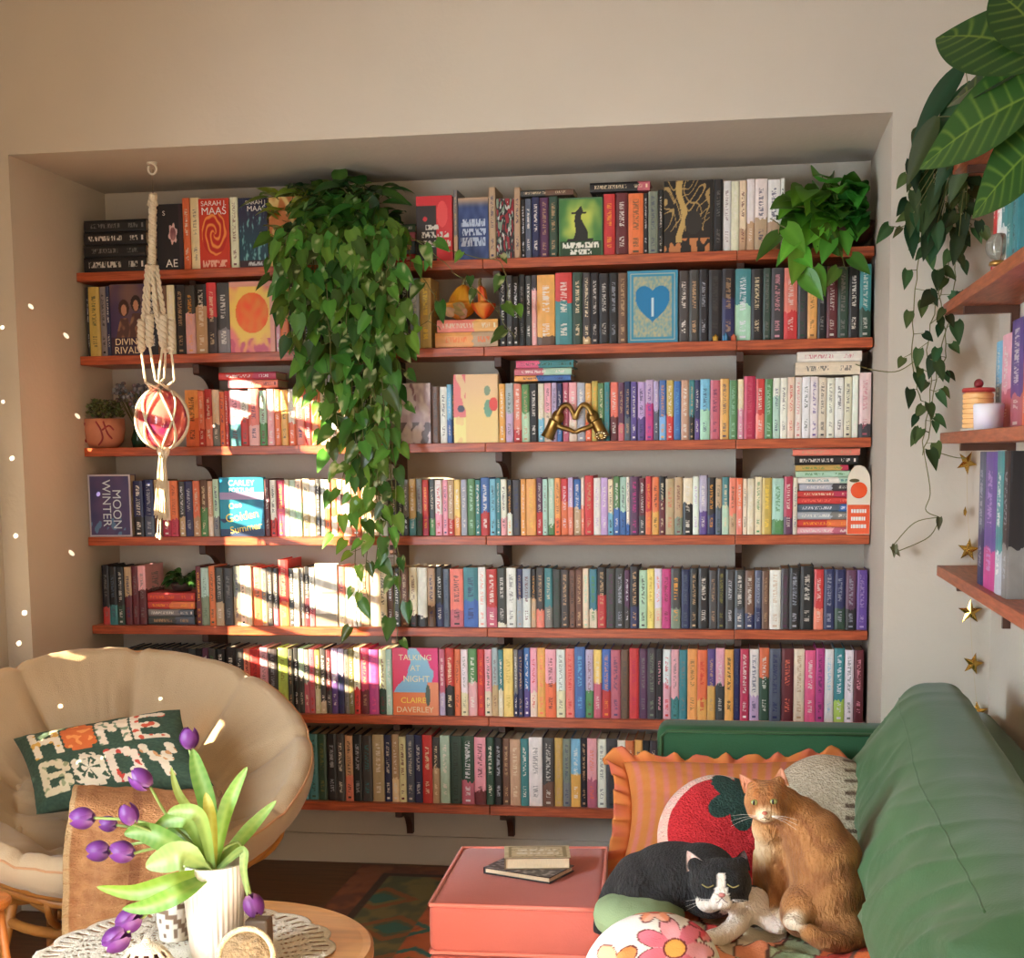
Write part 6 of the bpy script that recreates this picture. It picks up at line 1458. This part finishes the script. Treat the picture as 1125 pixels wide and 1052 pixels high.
def tabby(p, n):
    x, y, z = p; st = math.sin((z*70+9*mnoise.noise(Vector((x*9, y*9, z*9)))+x*35)); n1 = mnoise.noise(Vector((x*60, y*60, z*60)))
    c = mix((172, 118, 68), (132, 82, 44), sm(.0, .9, st)*.6+.25*n1)
    d = (Vector(p)-Q(832, 925, .03)).length; c = mix(c, (236, 206, 164), sm(.075, .02, d)*.9)
    c = mix(c, (240, 218, 184), sm(.034, .012, (Vector(p)-Q(840, 899, -.06)).length)*.95)
    if (Vector(p)-H0).length < .062 and p.z > H0.z+.012: c = mix(c, (178, 104, 46), .55*sm(-.2, .7, math.sin((x-H0.x)*210)))
    for q in (Q(872, 1012, -.12), Q(833, 1006, .02), Q(850, 1006, -.04)): c = mix(c, (236, 220, 196), sm(.036, .014, (Vector(p)-q).length))
    return mix(c, (132, 74, 36), .25*sm(0, .6, mnoise.noise(Vector((x*120, y*120, z*30)))))
colour_mesh(me, tabby)
cat = put('cat', me, M_fur); tag(cat, 'orange tabby cat sitting with back turned, looking over its shoulder', 'cat')
for k, (x, y, dy, tx, ty, td) in enumerate(((826, 866, -.010, 812, 850, -.014), (857, 862, -.004, 858, 843, .004))):
    b = MB(); ear(b, Q(x, y, dy), Q(tx, ty, td), .040, (-.35, -1, .05), (178, 108, 54), (206, 142, 112))
    e = b.build('ear', M_fur, smooth=True); e.parent = cat
b = MB(); fdir = Vector((-.38, -.92, -.05)).normalized()
for (x, y, dy) in ((829, 881, -.054), (850, 880, -.060)):
    b = MB(); c0 = Q(x, y, dy); b.ball(c0, (.0080, .005, .0062), 14, 10, 0, s2l((150, 152, 92))); b.ball(c0+fdir*.0042, (.0026, .0022, .0056), 10, 8, 0, s2l((14, 12, 10)))
    e = b.build('eye', M_eye, smooth=True); e.parent = cat
b = MB(); b.ball(Q(840, 893, -.0695), (.0058, .0045, .004), 10, 7, 0, s2l((214, 128, 112)))
b.tube(vine_path([Q(840, 895, -.07), Q(840, 898, -.069), Q(845, 900, -.064)], 6), .0009, 4, 0, s2l((120, 70, 56))); b.tube(vine_path([Q(840, 898, -.069), Q(835, 899.5, -.062)], 5), .0009, 4, 0, s2l((120, 70, 56)))
e = b.build('nose', M_eye, smooth=True); e.parent = cat
b = MB(); whisk(b, Q(833, 896, -.06), [(-1, -.3, .15), (-1, -.3, -.05), (-1, -.25, -.25)], .06); whisk(b, Q(847, 896, -.063), [(1, -.5, .1), (1, -.5, -.1), (1, -.5, -.3)], .06)
e = b.build('whiskers', mat('white_whisker', (236, 230, 220), .5)); e.parent = cat
# black and white cat lying curled, chin on its paws
YB = -1.95
def B_(x, y, dy=0): return PY(x, y, YB+dy)
b = MB()
def BB(px, py, dy, rx, ry, rz): b.ball(B_(px, py, dy), (rx*s1, ry, rz*s1), 20, 14)
BB(742, 962, .03, 58, .10, 40); BB(704, 972, .02, 36, .10, 38); BB(770, 958, .01, 42, .085, 34); BB(722, 985, .0, 36, .09, 28); BB(780, 985, -.01, 34, .07, 24)
HB = B_(792, 970, -.085)
b.ball(HB, (.066, .056, .056), 22, 16); b.ball(B_(793, 988, -.135), (.032, .028, .022), 16, 10); b.ball(B_(779, 990, -.11), (.030, .032, .024), 14, 10); b.ball(B_(808, 990, -.11), (.030, .032, .024), 14, 10)
for (x, y, dy) in ((765, 950, -.08), (812, 950, -.075)): b.ball(B_(x, y, dy), (.022, .017, .02), 12, 8)
b.tube(vine_path([B_(690, 958, .0), B_(674, 978, -.015), B_(664, 1002, -.03), B_(659, 1026, -.04)], 14), [.030, .030, .029, .028, .027, .026, .025, .024, .023, .022, .021, .02, .019, .018, .017], 12)
b.tube(vine_path([B_(826, 992, -.03), B_(812, 1012, -.10), B_(796, 1026, -.14), B_(780, 1031, -.16)], 12), [.030, .029, .028, .026, .025, .024, .023, .022, .021, .021, .021, .021, .02], 12); b.ball(B_(778, 1031, -.165), (.024, .024, .016), 12, 8)
b.tube(vine_path([B_(826, 995, -.03), B_(840, 1008, -.07), B_(852, 1017, -.09)], 10), [.028, .027, .026, .025, .024, .023, .022, .022, .021, .021, .021], 12); b.ball(B_(855, 1018, -.095), (.023, .024, .016), 12, 8)
b.ball(B_(824, 992, -.03), (.045, .05, .04), 14, 10)
me = fuse(b, .0055, 7, .5)
def tuxedo(p, n):
    x, y, z = p; n1 = mnoise.noise(Vector((x*50, y*50, z*50))); c = mix((12, 11, 13), (26, 24, 26), .5+n1)
    W = (240, 228, 214); v = Vector(p)
    d = v-HB
    if d.length < .11 and y < HB.y-.01:
        hx, hz = d.x, d.z
        if abs(hx-.001) < .008+max(0, (.012-hz))*.50 and hz < .034: c = W
        if hz < -.022-.10*max(0, abs(hx)-.02): c = W
    for q, rr in ((B_(796, 1024, -.14), .045), (B_(779, 1031, -.165), .04), (B_(853, 1018, -.095), .045), (B_(812, 1010, -.09), .045), (B_(840, 1006, -.07), .04), (B_(830, 1000, -.05), .05)):
        if (v-q).length < rr: c = W
    return c
colour_mesh(me, tuxedo)
cat2 = put('cat', me, M_fur); tag(cat2, 'black and white cat lying curled with eyes closed and white paws forward', 'cat')
for args in ((B_(765, 953, -.085), B_(755, 934, -.085), .048, (-.2, -1, .1), (26, 24, 26), (214, 186, 176)), (B_(813, 953, -.08), B_(818, 934, -.07), .046, (.25, -1, .1), (26, 24, 26), (92, 74, 74))):
    b = MB(); ear(b, *args); e = b.build('ear', M_fur, smooth=True); e.parent = cat2
b = MB()
for (x0, x1) in ((771, 784), (799, 812)):
    b = MB(); b.tube(vine_path([B_(x0, 971, -.137), B_((x0+x1)/2, 974.5, -.142), B_(x1, 972, -.139)], 8), .0016, 5, 0, s2l((150, 140, 90)))
    e = b.build('eye', M_eye, smooth=True); e.parent = cat2
b = MB(); b.ball(B_(793, 983, -.163), (.0075, .005, .005), 10, 7, 0, s2l((214, 140, 136)))
for sg in (-1, 1): b.tube(vine_path([B_(793, 986, -.163), B_(793+sg*5, 991, -.160), B_(793+sg*10, 990, -.152)], 6), .0009, 4, 0, s2l((130, 90, 86)))
e = b.build('nose', M_eye, smooth=True); e.parent = cat2
b = MB(); whisk(b, B_(784, 988, -.15), [(-1, -.3, .1), (-1, -.3, -.1), (-1, -.3, -.25)], .06); whisk(b, B_(802, 988, -.15), [(1, -.3, .1), (1, -.3, -.1), (1, -.3, -.25)], .06)
e = b.build('whiskers', bpy.data.materials['white_whisker']); e.parent = cat2
# added unseen spot with a fleck pattern, standing in for mirror-ball reflections on the left side
MBP = Vector((1.25, -4.3, 2.65))
ld = bpy.data.lights.new('added_fleck_spot', 'SPOT'); lo_ = bpy.data.objects.new('added_fleck_spot', ld); C.objects.link(lo_)
tg = Vector((-.40, -.75, 1.12)); dv = (tg-MBP).normalized(); lo_.location = MBP+dv*.056
lo_.rotation_euler = dv.to_track_quat('-Z', 'Y').to_euler(); ld.spot_size = R(26); ld.spot_blend = .2; ld.shadow_soft_size = .0; ld.energy = 9000; ld.color = (1, .9, .72)
ld.use_nodes = True; nt = ld.node_tree; em = nt.nodes['Emission']
tc = N(nt, 'ShaderNodeTexCoord'); vo = N(nt, 'ShaderNodeTexVoronoi'); vo.inputs['Scale'].default_value = 52; vo.inputs['Randomness'].default_value = .9
L(nt, tc.outputs['Normal'], vo.inputs['Vector'])
ls = N(nt, 'ShaderNodeMath', operation='LESS_THAN'); L(nt, vo.outputs['Distance'], ls.inputs[0]); ls.inputs[1].default_value = .10
L(nt, ls.outputs[0], em.inputs['Strength'])
